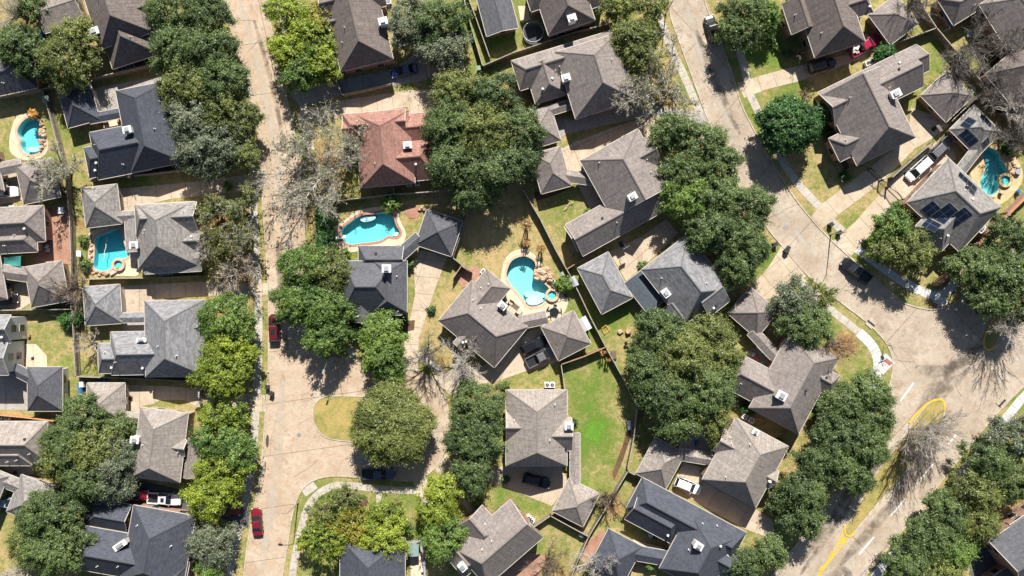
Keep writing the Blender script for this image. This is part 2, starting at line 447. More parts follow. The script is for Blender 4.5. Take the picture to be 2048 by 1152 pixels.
# ------------------------------------------------------------------ pools (outlines first: the ground has holes for them)
POOLS = [
 dict(o=[(40,256),(50,243),(62,237),(74,244),(81,256),(83,272),(88,290),(78,302),(62,307),(48,301),(44,290),(47,280),(38,268)], water='water_turquoise', cop='coping_tan', deckm='deck_tan',
      deck=[(22,262),(30,235),(48,226),(66,230),(84,246),(94,275),(98,296),(88,314),(60,322),(38,318),(20,306),(18,284)],
      label='kidney shaped turquoise pool beside the orange fan palm and rockery', spa=None, steps=[([(50,296),(62,292),(76,294),(78,300),(62,304),(50,300)], -.45)]),
 dict(o=[(225,459),(240,459),(246,475),(250,495),(262,507),(257,514),(238,519),(226,532),(216,541),(200,543),(186,536),(188,520),(190,505),(189,488),(193,471),(207,469)], water='water_blue', cop='coping_tan', deckm='deck_tan',
      deck=[(178,458),(262,448),(268,500),(285,515),(284,552),(240,552),(184,549),(176,520),(178,490)],
      label='deep blue free-form pool with a pale cleaner hose and round spa', spa=(239,529,8)),
 dict(o=[(682,470),(684,456),(701,444),(719,431),(749,428),(768,424),(787,432),(791,450),(798,460),(800,470),(789,475),(777,470),(762,482),(737,485),(717,487),(702,490),(688,484)], water='water_turquoise', cop='coping_red', deckm='deck_tan',
      deck=[(671,480),(668,455),(690,440),(712,420),(745,415),(772,411),(795,420),(800,443),(812,462),(811,480),(800,492),(720,492),(716,504),(690,505),(677,495)],
      label='bean shaped turquoise pool with red coping and white diving board', spa=None, steps=[([(718,434),(748,430),(752,436),(740,442),(722,444)], -.35), ([(782,468),(796,462),(797,470),(788,473)], -.4)]),
 dict(o=[(1014,540),(1022,522),(1036,514),(1052,512),(1067,520),(1072,530),(1066,545),(1071,557),(1089,567),(1100,578),(1098,592),(1089,605),(1075,612),(1060,614),(1051,606),(1040,589),(1024,573),(1013,556)], water='water_aqua', cop='coping_tan', deckm='deck_tan',
      deck=[(1003,545),(1008,520),(1024,502),(1046,497),(1067,506),(1082,526),(1090,545),(1118,565),(1130,590),(1138,600),(1130,625),(1110,640),(1050,640),(1020,620),(1004,590),(1000,568)],
      label='bright aqua free-form pool with a boulder waterfall and round spa', spa=(1104,590,8.5), steps=[([(1052,596),(1072,594),(1088,598),(1086,604),(1074,610),(1060,611),(1053,605)], -.45), ([(1046,584),(1070,582),(1092,588),(1088,598),(1072,594),(1052,596)], -.85)]),
 dict(o=[(1968,303),(1983,299),(1995,308),(1998,320),(2008,333),(2011,345),(1999,352),(1993,363),(1996,375),(1986,388),(1974,390),(1970,382),(1961,366),(1968,350),(1976,338),(1971,322)], water='water_teal', cop='deck_flagstone', deckm='deck_flagstone',
      deck=[(1955,302),(1975,288),(2004,290),(2030,312),(2048,345),(2040,375),(2005,410),(1985,408),(1958,386),(1938,350),(1945,325)],
      label='narrow winding teal pool set in golden flagstone beside a spa', spa=(2008,361,9)),
]
for k_, p in enumerate(POOLS): p['w'] = smooth_loop(px(p['o']), 2); p['w'] = offset_loop(p['w'], .32) if k_ in (0, 4) else p['w']

# ------------------------------------------------------------------ ground sheet
GREEN = [  # px, py, radius px, greenness
 (1180,800,32,1.0),(1188,850,28,1.05),(1205,885,30,1.0),(1165,895,22,.95),(1235,880,22,.35),(1195,920,20,.45),(1165,850,14,.40),(1210,820,14,.42),(1190,955,45,.60),(1150,940,20,.3),(1165,755,55,.52),(1225,830,30,.35),(1150,830,22,.45),(1215,770,45,.55),(665,835,60,.26),(770,840,90,.30),(985,440,95,.12),(1010,480,60,.18),(930,540,50,.30),
 (1110,430,50,.55),(1250,680,60,.38),(1235,630,25,.75),(1175,640,30,.75),(1690,335,60,.10),(1650,320,60,.14),(1720,395,30,.25),(1740,420,40,.55),(95,690,70,.42),(1820,140,60,.35),(1700,130,40,.5),
 (1540,115,60,.62),(1890,110,60,.32),(1750,980,90,.12),(1800,930,60,.15),(1500,1040,80,.45),(1690,720,70,.42),(1650,850,50,.38),(520,700,25,.38),(520,500,25,.25),(525,880,20,.3),(480,1100,25,.42),
 (960,80,60,.55),(930,60,25,1.0),(960,60,14,1.0),(840,600,20,.65),(880,640,40,.20),(900,600,40,.25),(1060,745,40,.42),(1040,1010,40,.62),(1090,1070,50,.45),(1240,1090,60,.18),(760,1010,80,.62),(650,960,30,.62),
 (1010,60,40,.45),(20,1080,40,.35),(40,1120,50,.2),(470,280,30,.3),(1900,560,50,.2),(1840,600,40,.25),(1930,940,30,.6),(1850,1090,30,.55),(2030,800,40,.5),(1620,640,60,.35),(1560,540,30,.8),(1740,500,30,.75),
 (110,250,20,.55),(85,215,25,.3),(250,340,40,.5),(210,290,30,.55),(170,500,15,.8),(1530,220,40,.6),(1520,170,40,.6),(830,180,40,.5),(700,510,20,.6),(1130,560,15,.5),(1290,940,50,.45),(600,1000,20,.5)]
LITTER = [(450,470,75,.75),(470,560,55,.6),(400,520,40,.6),(660,340,55,.62),(650,300,40,.55),(620,440,50,.45),(1300,130,40,.6),(1310,220,50,.65),(1270,260,40,.55),(1690,690,35,.72),(1670,710,30,.6),(1245,900,14,.62),(1230,950,14,.7),
 (1225,1010,45,.55),(1215,700,20,.35),(825,430,16,.75),(885,720,26,.5),(940,720,20,.45),(1110,1140,60,.5),(110,140,70,.45),(40,60,70,.5),(160,450,14,.7),(1000,400,60,.35),(430,620,40,.5),(1340,820,90,.55),(1960,640,60,.5),(1990,1000,80,.5),
 (2010,230,70,.45),(1640,930,80,.55),(1480,450,80,.5),(420,200,90,.5),(640,600,80,.45),(1950,540,70,.4),(190,900,90,.5),(1365,690,90,.5),(950,250,110,.5),(1560,850,10,.3),(760,540,5,.3)]
def ground_sheet():
    xs = np.concatenate([[-420, -300, -200, -150, -120], np.linspace(-100, 100, 364), [120, 150, 200, 300, 420]])
    ys = np.concatenate([[-380, -250, -150, -100, -75], np.linspace(-58, 58, 212), [75, 100, 150, 250, 380]])
    X, Y = np.meshgrid(xs, ys); nx, ny = len(xs), len(ys)
    V = np.stack([X.ravel(), Y.ravel(), np.zeros(nx*ny)], 1)
    idx = np.arange(nx*ny).reshape(ny, nx)
    Q = np.stack([idx[:-1, :-1], idx[:-1, 1:], idx[1:, 1:], idx[1:, :-1]], -1).reshape(-1, 4)
    kill = np.zeros(len(V), bool)
    for p in POOLS:
        w = offset_loop(p['w'], .02); a = np.array(w)
        m = (V[:, 0] > a[:, 0].min()-1) & (V[:, 0] < a[:, 0].max()+1) & (V[:, 1] > a[:, 1].min()-1) & (V[:, 1] < a[:, 1].max()+1)
        for i in np.nonzero(m)[0]:
            if inside((V[i, 0], V[i, 1]), w): kill[i] = True
    Q = Q[~kill[Q].any(1)]
    mx, my = V[:, 0]*S+1024, 576-V[:, 1]*S
    def field(tab, base):
        num = np.full(len(V), base*.35); den = np.full(len(V), .35)
        for x, y, r, g in tab:
            w = np.exp(-((mx-x)**2+(my-y)**2)/(2*(r*.72)**2))*1.0
            num += w*g; den += w
        return num/den
    gr = field(GREEN, .33)
    li = np.zeros(len(V))
    for x, y, r, g in LITTER: li = np.maximum(li, g*np.exp(-((mx-x)**2+(my-y)**2)/(2*(r*.75)**2)))
    me = bpy.data.meshes.new('ground')
    me.from_pydata(V.tolist(), [], Q.tolist()); me.materials.append(MATS['lawn'])
    for n, d in (('green', gr), ('litter', li)):
        a = me.attributes.new(n, 'FLOAT', 'POINT'); a.data.foreach_set('value', d.astype(np.float32))
    me.update(); o = bpy.data.objects.new('ground', me); COL.objects.link(o); struct(o)
ground_sheet()

# ------------------------------------------------------------------ paved sheets
PAVED = []
def sheet(name, poly, mat, z, holes=(), smooth=0, joints=None, jw=.055):
    mb = MB(); pl = px(poly); z += .0006*len(PAVED)
    if smooth: pl = smooth_loop(pl, smooth)
    tess([pl]+list(holes), z, mb)
    o = struct(mb.build(name, mat)); PAVED.append(pl)
    if joints:
        # saw cuts across the slab: angle in the map (deg, counter-clockwise), spacing in m
        jb = MB()
        for ang, step, off in joints:
            a = math.radians(ang); d = Vector((math.cos(a), math.sin(a))); nrm = Vector((-d.y, d.x))
            pr = [Vector(q).dot(nrm) for q in pl]; t = math.floor(min(pr)/step)*step + off*step
            while t < max(pr):
                hits = []
                for i in range(len(pl)):
                    p, q = Vector(pl[i-1]), Vector(pl[i]); e, f = p.dot(nrm)-t, q.dot(nrm)-t
                    if (e > 0) != (f > 0): hits.append((p+(q-p)*(e/(e-f))).dot(d))
                hits.sort()
                for s0, s1 in zip(hits[::2], hits[1::2]):
                    p, q = nrm*t+d*s0, nrm*t+d*s1
                    if s1-s0 > .3: strip([tuple(p), tuple(q)], jw, z+.004, jb)
                t += step
        if jb.f: struct(jb.build('slab_joint', 'joint_dark'))
    return o

ROAD_L = [(443,-40),(447,0),(462,60),(482,130),(500,190),(512,235),(520,310),(525,400),(531,480),(537,576),(538,650),(537,750),(531,826),(526,900),(522,940),(512,1000),(502,1045),(492,1110),(484,1190),
          (560,1190),(565,1152),(575,1090),(584,1030),(594,996),(606,976),(622,963),(642,955),(672,951),(730,956),(790,960),(830,963),(852,952),(874,932),(889,905),(896,870),(898,835),(893,800),(880,772),(858,752),(830,740),(800,738),(775,733),(745,724),(720,721),(672,716),(645,708),(628,690),(618,660),
          (614,600),(612,540),(608,430),(600,330),(590,262),(572,190),(552,100),(532,0),(522,-40)]
sheet('street', ROAD_L, 'road_warm', .012, joints=[(8, 9, .42), (-78, 60, .45)], jw=.08)
ISLAND = [(752,794),(700,792),(662,791),(645,794),(634,802),(627,814),(625,828),(628,845),(637,862),(649,873),(664,879),(707,883),(760,886),(800,886),(825,880),(838,864),(842,840),(838,815),(826,800),(800,794)]
ROAD_R = [(1340,-40),(1339,27),(1349,58),(1364,98),(1388,165),(1414,235),(1450,318),(1485,385),(1515,428),(1543,468),(1563,490),(1613,550),(1650,580),(1676,601),(1733,643),(1758,668),(1773,686),(1784,711),(1786,735),(1783,752),(1775,792),(1755,850),(1720,918),(1640,1030),(1535,1160),(1520,1190),
          (1700,1190),(1730,1152),(1761,1114),(1811,1052),(1848,1005),(1948,880),(1975,848),(2001,817),(2048,771),(2110,710),(2110,380),(2048,450),(1990,520),(1955,560),(1930,590),(1912,604),(1895,614),(1872,620),(1848,618),(1820,611),(1798,601),(1766,574),(1735,545),(1698,513),(1646,465),(1608,421),(1577,379),(1536,314),(1514,272),(1481,208),(1469,160),(1432,62),(1408,0),(1398,-40)]
sheet('avenue', ROAD_R, 'road_grey', .012, joints=[(48, 12, .4), (-47, 40, .35)], jw=.08)
# islands and medians: raised lawn beds inside a kerb
def bed(name, poly, kerbm, z=.10, smooth=1):
    pl = smooth_loop(px(poly), smooth)
    mb = MB(); tess([offset_loop(pl, -.16)], z, mb)
    o = struct(mb.build(name, 'lawn_bed')); return pl
m, nt, b, _ = new_mat('lawn_bed'); p_ = pos(nt)
c_ = ramp(nt, math_(nt, 'ADD', noise(nt, .35, 7, .65, p_, .8), math_(nt, 'MULTIPLY', noise(nt, 4, 5, .7, p_), .35)), [(.45, (.43, .30, .115, 1)), (.66, (.34, .275, .09, 1)), (.85, (.20, .20, .05, 1))])
nt.links.new(mix(nt, 1.0, c_, ramp(nt, noise(nt, 6, 4, .7, p_), [(.3, .7), (.7, 1.25)]), 'MULTIPLY'), b.inputs['Base Color']); b.inputs['Roughness'].default_value = 1
KERB = MB()
def kerb(line, closed=False, smooth=1, w=.22, h=.12, z=.006):
    l = px(line)
    if closed: l = smooth_loop(l, smooth); l = l+[l[0]]
    else: l = smooth_line(l, smooth)
    strip(l, w, z, KERB, 0, h)
isl = bed('island_lawn', ISLAND, None); kerb(ISLAND, True)
MEDIAN = [(1689,1055),(1688,1050),(1697,1046),(1720,1005),(1743,960),(1775,915),(1808,872),(1828,842),(1848,815),(1862,804),(1876,799),(1885,801),(1890,812),(1886,835),(1873,858),(1846,896),(1800,955),(1756,1006),(1722,1047),(1708,1064),(1701,1073),(1692,1071)]
bed('median_lawn', MEDIAN, None); kerb(MEDIAN, True)
MEDIAN2 = [(2110,560),(2048,612),(2020,640),(2000,668),(1990,690),(1976,701),(1967,695),(1966,684),(1974,660),(1985,640),(2000,622),(2030,590),(2110,510)]
bed('median_lawn', MEDIAN2, None); kerb(MEDIAN2, True)
kerb(ROAD_L[0:19]); kerb(ROAD_L[19:])
kerb(ROAD_R[0:26]); kerb(ROAD_R[26:36]); kerb(ROAD_R[36:])
struct(KERB.build('kerb', 'kerb_concrete'))
# painted kerbs and road markings
Y = MB()
def kerbpaint(line, w=.5):
    strip(smooth_line(px(line), 1), w, .016, Y, 0, .128)
kerbpaint([(1818,846),(1832,828),(1850,810),(1864,802),(1878,798),(1886,801),(1890,813),(1888,822)], .36)
kerbpaint([(1988,636),(1978,652),(1968,676),(1966,690),(1974,701),(1984,698),(1996,688)], .32)
kerbpaint([(1691,1050),(1688,1060),(1692,1071),(1701,1073),(1708,1063)], .34)
ky = 0
for l, w in (([(1687,1062),(1678,1085),(1662,1112),(1632,1156)], .28), ([(1694,1075),(1680,1095),(1662,1118),(1634,1156)], .28), ([(1680,1079),(1696,1078)], .5), ([(1676,1085),(1690,1084)], .5), ([(1661,1108),(1669,1108)], .8), ([(1646,1133),(1640,1142)], .6)):
    strip(px(l), w, .020+.004*ky, Y); ky += 1
struct(Y.build('road_marking_yellow', 'paint_yellow'))
Wm = MB()
for a, c in (((1827,766),(1801,802)), ((1913,868),(1896,889)), ((1866,928),(1840,959)), ((1810,998),(1782,1031)), ((1748,1074),(1718,1109)), ((1690,1146),(1668,1172))):
    strip(px([a, c]), .22, .018, Wm)
struct(Wm.build('road_marking_white', 'paint_white'))
# storm drain inlets in the kerb
for a, c, l in (((1735,641),(1748,652),'dark storm drain slot in the kerb by the curved white path'), ((2010,799),(1998,812),'dark storm drain slot in the kerb beside the far white pavement')):
    mb = MB(); strip(px([a, c]), 1.5, .02, mb, 0, .14); strip(px([a, c]), .35, .05, mb, 1, .16)
    tag(mb.build('storm_drain', ['kerb_concrete', 'metal_dark']), l, 'drain', 'storm drains in the avenue kerb')

# footpaths
def path(line, w, mat, z=.026, smooth=1, step=1.6, name='footpath'):
    l = smooth_line(px(line), smooth); mb = MB(); strip(l, w, z, mb); struct(mb.build(name, mat))
    jb = MB(); d = 0
    for a, b in zip(l[:-1], l[1:]):
        A, B = Vector(a), Vector(b); L = (B-A).length; t = (B-A)/max(L, 1e-6)
        while d < L:
            p = A+t*d; n = Vector((-t.y, t.x))*w/2
            strip([tuple(p-n), tuple(p+n)], .045, z+.004, jb); d += step
        d -= L
    struct(jb.build('path_joint', 'joint_dark'))
path([(492,240),(500,300),(506,400),(511,480),(516,576),(518,660),(516,740),(511,830),(506,930),(490,1010),(474,1070),(464,1120),(455,1170)], 1.35, 'walk_concrete')
path([(555,-10),(572,60),(590,130),(602,195),(612,235),(622,300)], 1.2, 'walk_concrete')
path([(1308,0),(1322,45),(1346,105),(1370,155),(1394,212),(1415,260)], 1.35, 'walk_concrete')
path([(1455,40),(1474,88),(1487,128),(1494,160)], 1.3, 'walk_concrete')
path([(1499,187),(1511,212),(1524,240),(1545,285),(1568,328),(1591,363),(1638,413)], 1.35, 'walk_concrete')
path([(1661,440),(1686,463)], 1.35, 'walk_concrete')
path([(1703,490),(1745,522),(1781,548),(1811,568)], 1.35, 'walk_new')
path([(1811,566),(1832,578),(1856,588),(1880,592),(1900,578),(1912,560)], 1.5, 'walk_new')
path([(1876,592),(1884,612)], 2.2, 'walk_new', z=.034)
path([(1600,560),(1630,590),(1662,620),(1690,642),(1717,664)], 1.3, 'walk_concrete')
path([(1717,664),(1737,682),(1750,700),(1757,724),(1755,744),(1746,766),(1728,795),(1700,830),(1660,880),(1600,960)], 1.7, 'walk_new')
path([(1756,740),(1768,728),(1781,716)], 2.4, 'walk_new', z=.034)
for c, a in (((1776,724), -40), ((1867,609), -25)):
    mb = MB(); q = P(*c); mb.box((q[0], q[1], .036), (1.35, .75, .012), math.radians(a)); struct(mb.build('tactile_paving', 'tactile_red'))
path([(2110,740),(2048,792),(2020,826),(1991,864),(1946,922),(1900,972),(1858,1022),(1836,1060),(1781,1114),(1745,1160)], 1.55, 'walk_new')
path([(832,981),(780,980),(730,974),(690,970),(667,971),(645,981),(627,996),(612,1019),(602,1060),(592,1100),(583,1160)], 1.25, 'walk_concrete')
path([(624,985),(612,968)], 2.6, 'walk_concrete', z=.034)
path([(758,980),(758,1010),(757,1056)], .95, 'walk_concrete', z=.034)
path([(917,985),(928,1003),(940,1018),(949,1030)], 1.0, 'drive_concrete')
path([(835,708),(862,728),(898,760)], 1.2, 'walk_concrete', z=.034)
path([(700,694),(706,716)], 1.3, 'walk_concrete', z=.034)
path([(1650,780),(1675,795),(1690,808)], 1.0, 'drive_concrete')

# driveways and patios
D = 'driveway'
sheet(D, [(183,178),(320,152),(420,140),(500,158),(508,190),(420,178),(325,171),(248,188),(247,214),(200,222)], 'drive_grey', .03, joints=[(100, 4.5, .2)])
sheet(D, [(238,378),(400,362),(528,345),(530,378),(400,392),(340,398),(300,408),(272,420),(243,424)], 'drive_concrete', .03, joints=[(96, 2.6, .2)])
sheet(D, [(243,572),(405,563),(535,566),(536,590),(405,592),(310,598),(292,626),(247,626)], 'drive_concrete', .03, joints=[(90, 2.7, .2)])
sheet(D, [(252,770),(330,772),(403,778),(530,790),(530,824),(400,818),(370,800),(320,800),(308,808),(284,812),(282,830),(252,830)], 'drive_concrete', .03, joints=[(90, 2.7, .2)])
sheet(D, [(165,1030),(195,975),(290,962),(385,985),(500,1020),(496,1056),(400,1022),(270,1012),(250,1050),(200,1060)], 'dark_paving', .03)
sheet(D, [(575,182),(677,160),(785,140),(850,93),(885,125),(852,160),(785,173),(685,190),(600,212)], 'drive_grey', .03, joints=[(103, 2.8, .2)])
sheet(D, [(592,228),(688,200),(810,181),(866,178),(874,222),(820,228),(815,214),(690,232),(640,244),(604,262)], 'drive_concrete', .034, joints=[(96, 2.8, .2), (4, 9, .5)])
sheet(D, [(842,500),(895,512),(870,578),(838,676),(835,720),(838,748),(806,742),(808,700),(810,670),(822,630),(830,590),(828,530)], 'drive_concrete', .03, joints=[(-5, 3.0, .2), (72, 9, .8)])
sheet(D, [(858,752),(900,742),(960,735),(1010,700),(1060,662),(1088,655),(1120,722),(1050,743),(992,763),(960,768),(900,790),(880,772)], 'drive_concrete', .03, joints=[(60, 3.4, .2)])
sheet(D, [(893,905),(905,925),(960,938),(1012,932),(1122,932),(1138,966),(1103,1012),(1030,982),(985,966),(920,962),(880,958),(870,935)], 'drive_concrete', .03, joints=[(68, 3.2, .2)])
sheet(D, [(826,964),(850,952),(866,985),(862,1010),(835,1000)], 'drive_concrete', .03)
sheet(D, [(1000,1152),(1024,1132),(1060,1105),(1095,1112),(1070,1175),(1000,1175)], 'brick_paving', .03)
sheet('patio', [(1036,12),(1054,12),(1062,40),(1042,46)], 'deck_tan', .03)
sheet(D, [(1098,236),(1150,240),(1270,200),(1330,215),(1410,225),(1418,252),(1330,240),(1290,234),(1140,266),(1112,280)], 'drive_grey', .03, joints=[(108, 3.0, .2)])
sheet(D, [(1117,300),(1150,284),(1240,250),(1300,232),(1420,248),(1440,290),(1330,262),(1245,290),(1172,330),(1182,346),(1134,348)], 'drive_concrete', .038, joints=[(110, 3.2, .2), (22, 4.4, .3)])
sheet('patio', [(1150,360),(1180,345),(1210,398),(1185,425)], 'drive_concrete', .03, joints=[(29, 2.4, 0)])
sheet(D, [(1219,503),(1286,472),(1332,438),(1356,466),(1286,534),(1252,562)], 'drive_concrete', .03, joints=[(40, 3.6, .2), (118, 4.5, .1)])
sheet(D, [(1563,492),(1613,552),(1566,592),(1522,600),(1498,578),(1536,535)], 'drive_concrete', .03, joints=[(130, 4, .2), (40, 3, .2)])
sheet(D, [(1474,166),(1536,147),(1583,135),(1690,110),(1715,75),(1735,68),(1762,98),(1712,121),(1594,164),(1536,178),(1488,196)], 'drive_concrete', .03, joints=[(108, 2.8, .3)])
sheet(D, [(1822,215),(1870,232),(1900,250),(1866,276),(1830,297),(1760,367),(1680,427),(1643,458),(1622,434),(1640,411),(1735,338),(1800,288),(1818,260)], 'drive_concrete', .03, joints=[(-48, 3.6, .2)])
sheet(D, [(1871,284),(1905,300),(1912,318),(1888,333),(1802,402),(1702,512),(1664,484),(1710,444),(1780,364)], 'drive_concrete', .03, joints=[(-48, 4.0, .4)])
sheet(D, [(1366,924),(1408,936),(1405,962),(1510,1018),(1545,1040),(1550,1080),(1490,1058),(1385,1000),(1347,966)], 'drive_concrete', .03, joints=[(60, 3.1, .2)])
sheet(D, [(1848,1004),(1812,1051),(1836,1062),(1862,1028)], 'drive_concrete', .03)
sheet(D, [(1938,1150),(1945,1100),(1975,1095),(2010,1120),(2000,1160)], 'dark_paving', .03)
sheet(D, [(0,640),(0,700),(20,700),(55,760),(55,820),(0,820)], 'drive_grey', .026, joints=[(90, 4, .2), (0, 4, .1)])
sheet('patio', [(37,688),(72,688),(94,712),(94,734),(36,734)], 'deck_tan', .03, joints=[(90, 1.9, .2)])
sheet('patio', [(84,420),(142,412),(150,525),(105,540),(70,530),(72,500),(96,470)], 'brick_paving', .03)
sheet('patio', [(0,932),(68,930),(68,956),(40,958),(0,944)], 'deck_tan', .03)
sheet('patio', [(0,350),(30,340),(44,400),(0,410)], 'drive_concrete', .03)
sheet('patio', [(0,580),(50,560),(62,605),(40,620),(0,618)], 'drive_concrete', .03)
sheet('patio', [(205,240),(258,232),(256,250),(208,258)], 'deck_tan', .03)
sheet('patio', [(245,640),(292,640),(292,668),(245,668)], 'drive_grey', .03)
sheet('patio', [(200,1045),(262,1055),(250,1075),(202,1062)], 'walk_concrete', .04)
sheet('patio', [(908,553),(950,530),(1000,560),(985,590),(960,560),(925,575)], 'brick_paving', .03)
sheet('patio', [(1340,860),(1440,870),(1425,905),(1360,895)], 'walk_concrete', .03)
sheet('patio', [(1490,702),(1540,690),(1545,735),(1510,722)], 'drive_grey', .03)
sheet('patio', [(1265,1078),(1325,1095),(1320,1108),(1270,1095)], 'deck_tan', .03)
sheet('patio', [(1168,1090),(1205,1060),(1215,1080),(1165,1130)], 'brick_paving', .03)
sheet('patio', [(820,1112),(845,1112),(850,1152),(822,1160)], 'deck_tan', .03)
sheet('planting_bed', [(1000,780),(1020,778),(1020,800),(1002,830)], 'mulch', .03)
sheet('planting_bed', [(1254,838),(1262,838),(1262,870),(1246,920),(1228,960),(1225,945),(1240,905),(1252,870)], 'mulch', .03)
sheet('planting_bed', [(1660,290),(1672,300),(1690,345),(1700,330),(1672,262),(1655,262)], 'mulch', .03)
sheet('planting_bed', [(710,650),(830,640),(828,660),(790,668),(712,672)], 'mulch', .03)
sheet('planting_bed', [(1068,385),(1135,370),(1150,372),(1100,395),(1070,402)], 'mulch', .03)
for c, r in (((725,1005),12), ((792,1008),12), ((747,1038),10), ((675,1010),13)):
    sheet('planting_bed', [(c[0]+r*math.cos(TAU*i/14), c[1]+r*.8*math.sin(TAU*i/14)) for i in range(14)], 'mulch', .03)
sheet('bare_soil', smooth_loop([(808,420),(822,410),(838,414),(842,428),(832,438),(814,434)], 1), 'brick_paving', .026)
for c, l in (((1508,197),'round manhole cover in the avenue footpath'), ((1640,640),'round manhole cover beside the curved footpath'), ((598,870),'round manhole cover in the cul-de-sac mouth'), ((560,300),'round manhole cover in the left street'), ((1570,455),'round manhole cover in the avenue lane')):
    q = P(*c); mb = MB(); mb.disc(q, .36, .04, 20, 0, .006); tag(mb.build('manhole_cover', 'lamp_metal', origin=(q[0], q[1], 0)), l, 'manhole', 'manhole covers')
# street patches: an oil stain, pale patch repairs
for q in ([(534,868),(538,872),(537,894),(533,895),(531,882)], [(530,920),(532,924),(531,938),(529,936)], [(1230,0),(1231,0),(1231,1),(1230,1)]):
    sheet('road_stain', smooth_loop(q, 1), 'tar_dark', .018)

def sweep(line, w, mat, z):
    l = smooth_line(px(line), 2); n = len(l); L = []; Rr = []
    for i in range(n):
        a = Vector(l[max(0, i-1)]); b = Vector(l[min(n-1, i+1)]); t = (b-a).normalized(); p = Vector(l[i]); ww = w*min(1, .35+1.3*min(i, n-1-i)/n*2)
        L.append((p.x-t.y*ww/2, p.y+t.x*ww/2, z)); Rr.append((p.x+t.y*ww/2, p.y-t.x*ww/2, z))
    mb = MB()
    for i in range(n-1): mb.face([Rr[i], Rr[i+1], L[i+1], L[i]], 0, [(i, 0), (i+1, 0), (i+1, 1), (i, 1)])
    struct(mb.build('tyre_mark', mat))
for k, (l, w, m) in enumerate((([(1965,690),(1925,715),(1890,750),(1862,790),(1835,835)], 3.0, 'tyre_sweep'), ([(1940,735),(1895,775),(1850,830),(1800,905)], 2.2, 'tyre_sweep'), ([(1830,735),(1870,745),(1910,735),(1945,705)], 2.4, 'tyre_sweep'), ([(1780,860),(1735,930),(1680,1010),(1600,1130)], 1.6, 'tyre_sweep'), ([(1770,910),(1725,975),(1670,1050),(1600,1150)], 1.4, 'tyre_sweep'), ([(1860,900),(1800,990),(1740,1060),(1680,1130)], 2.0, 'tyre_sweep'), ([(1700,1140),(1675,1160),(1650,1180)], 4.0, 'tyre_sweep'),
    ([(480,0),(515,120),(545,260),(566,400),(578,560),(590,700)], 1.6, 'road_wear'), ([(1370,0),(1395,90),(1440,210),(1500,330),(1560,430),(1640,520)], 1.8, 'road_wear'), ([(565,760),(560,860),(550,960),(535,1060),(522,1152)], 2.0, 'road_wear'), ([(508,40),(540,150),(572,300)], 1.0, 'tyre_sweep'), ([(1392,60),(1430,160),(1480,270)], 1.4, 'tyre_sweep'), ([(555,480),(562,600),(575,700)], 1.2, 'tyre_sweep'), ([(700,920),(800,930),(860,900),(880,850)], 2.2, 'road_wear'))):
    sweep(l, w, m, .0165+.0012*k)

# sealed and open cracks wander over the concrete
gc = random.Random(21); CR = MB()
def crack(x, y, a, n, poly):
    pts = [(x, y)]
    for _ in range(n):
        a += gc.uniform(-.7, .7)*.25; x += math.cos(a)*gc.uniform(4, 9); y += math.sin(a)*gc.uniform(4, 9)
        if not inside((x, y), poly): break
        pts.append((x, y))
    if len(pts) > 2: strip(px(pts), gc.uniform(.025, .045), .046+.0004*len(CR.f) % .01, CR)
for poly, cnt in ((ROAD_L, 7), (ROAD_R, 12)):
    k = 0
    while k < cnt:
        x, y = gc.uniform(440, 900) if poly is ROAD_L else gc.uniform(1340, 2048), gc.uniform(0, 1152)
        if inside((x, y), poly) and not inside((x, y), ISLAND) and not inside((x, y), MEDIAN): crack(x, y, gc.uniform(0, TAU), gc.randint(3, 12), poly); k += 1
struct(CR.build('road_crack', 'tar_crack'))

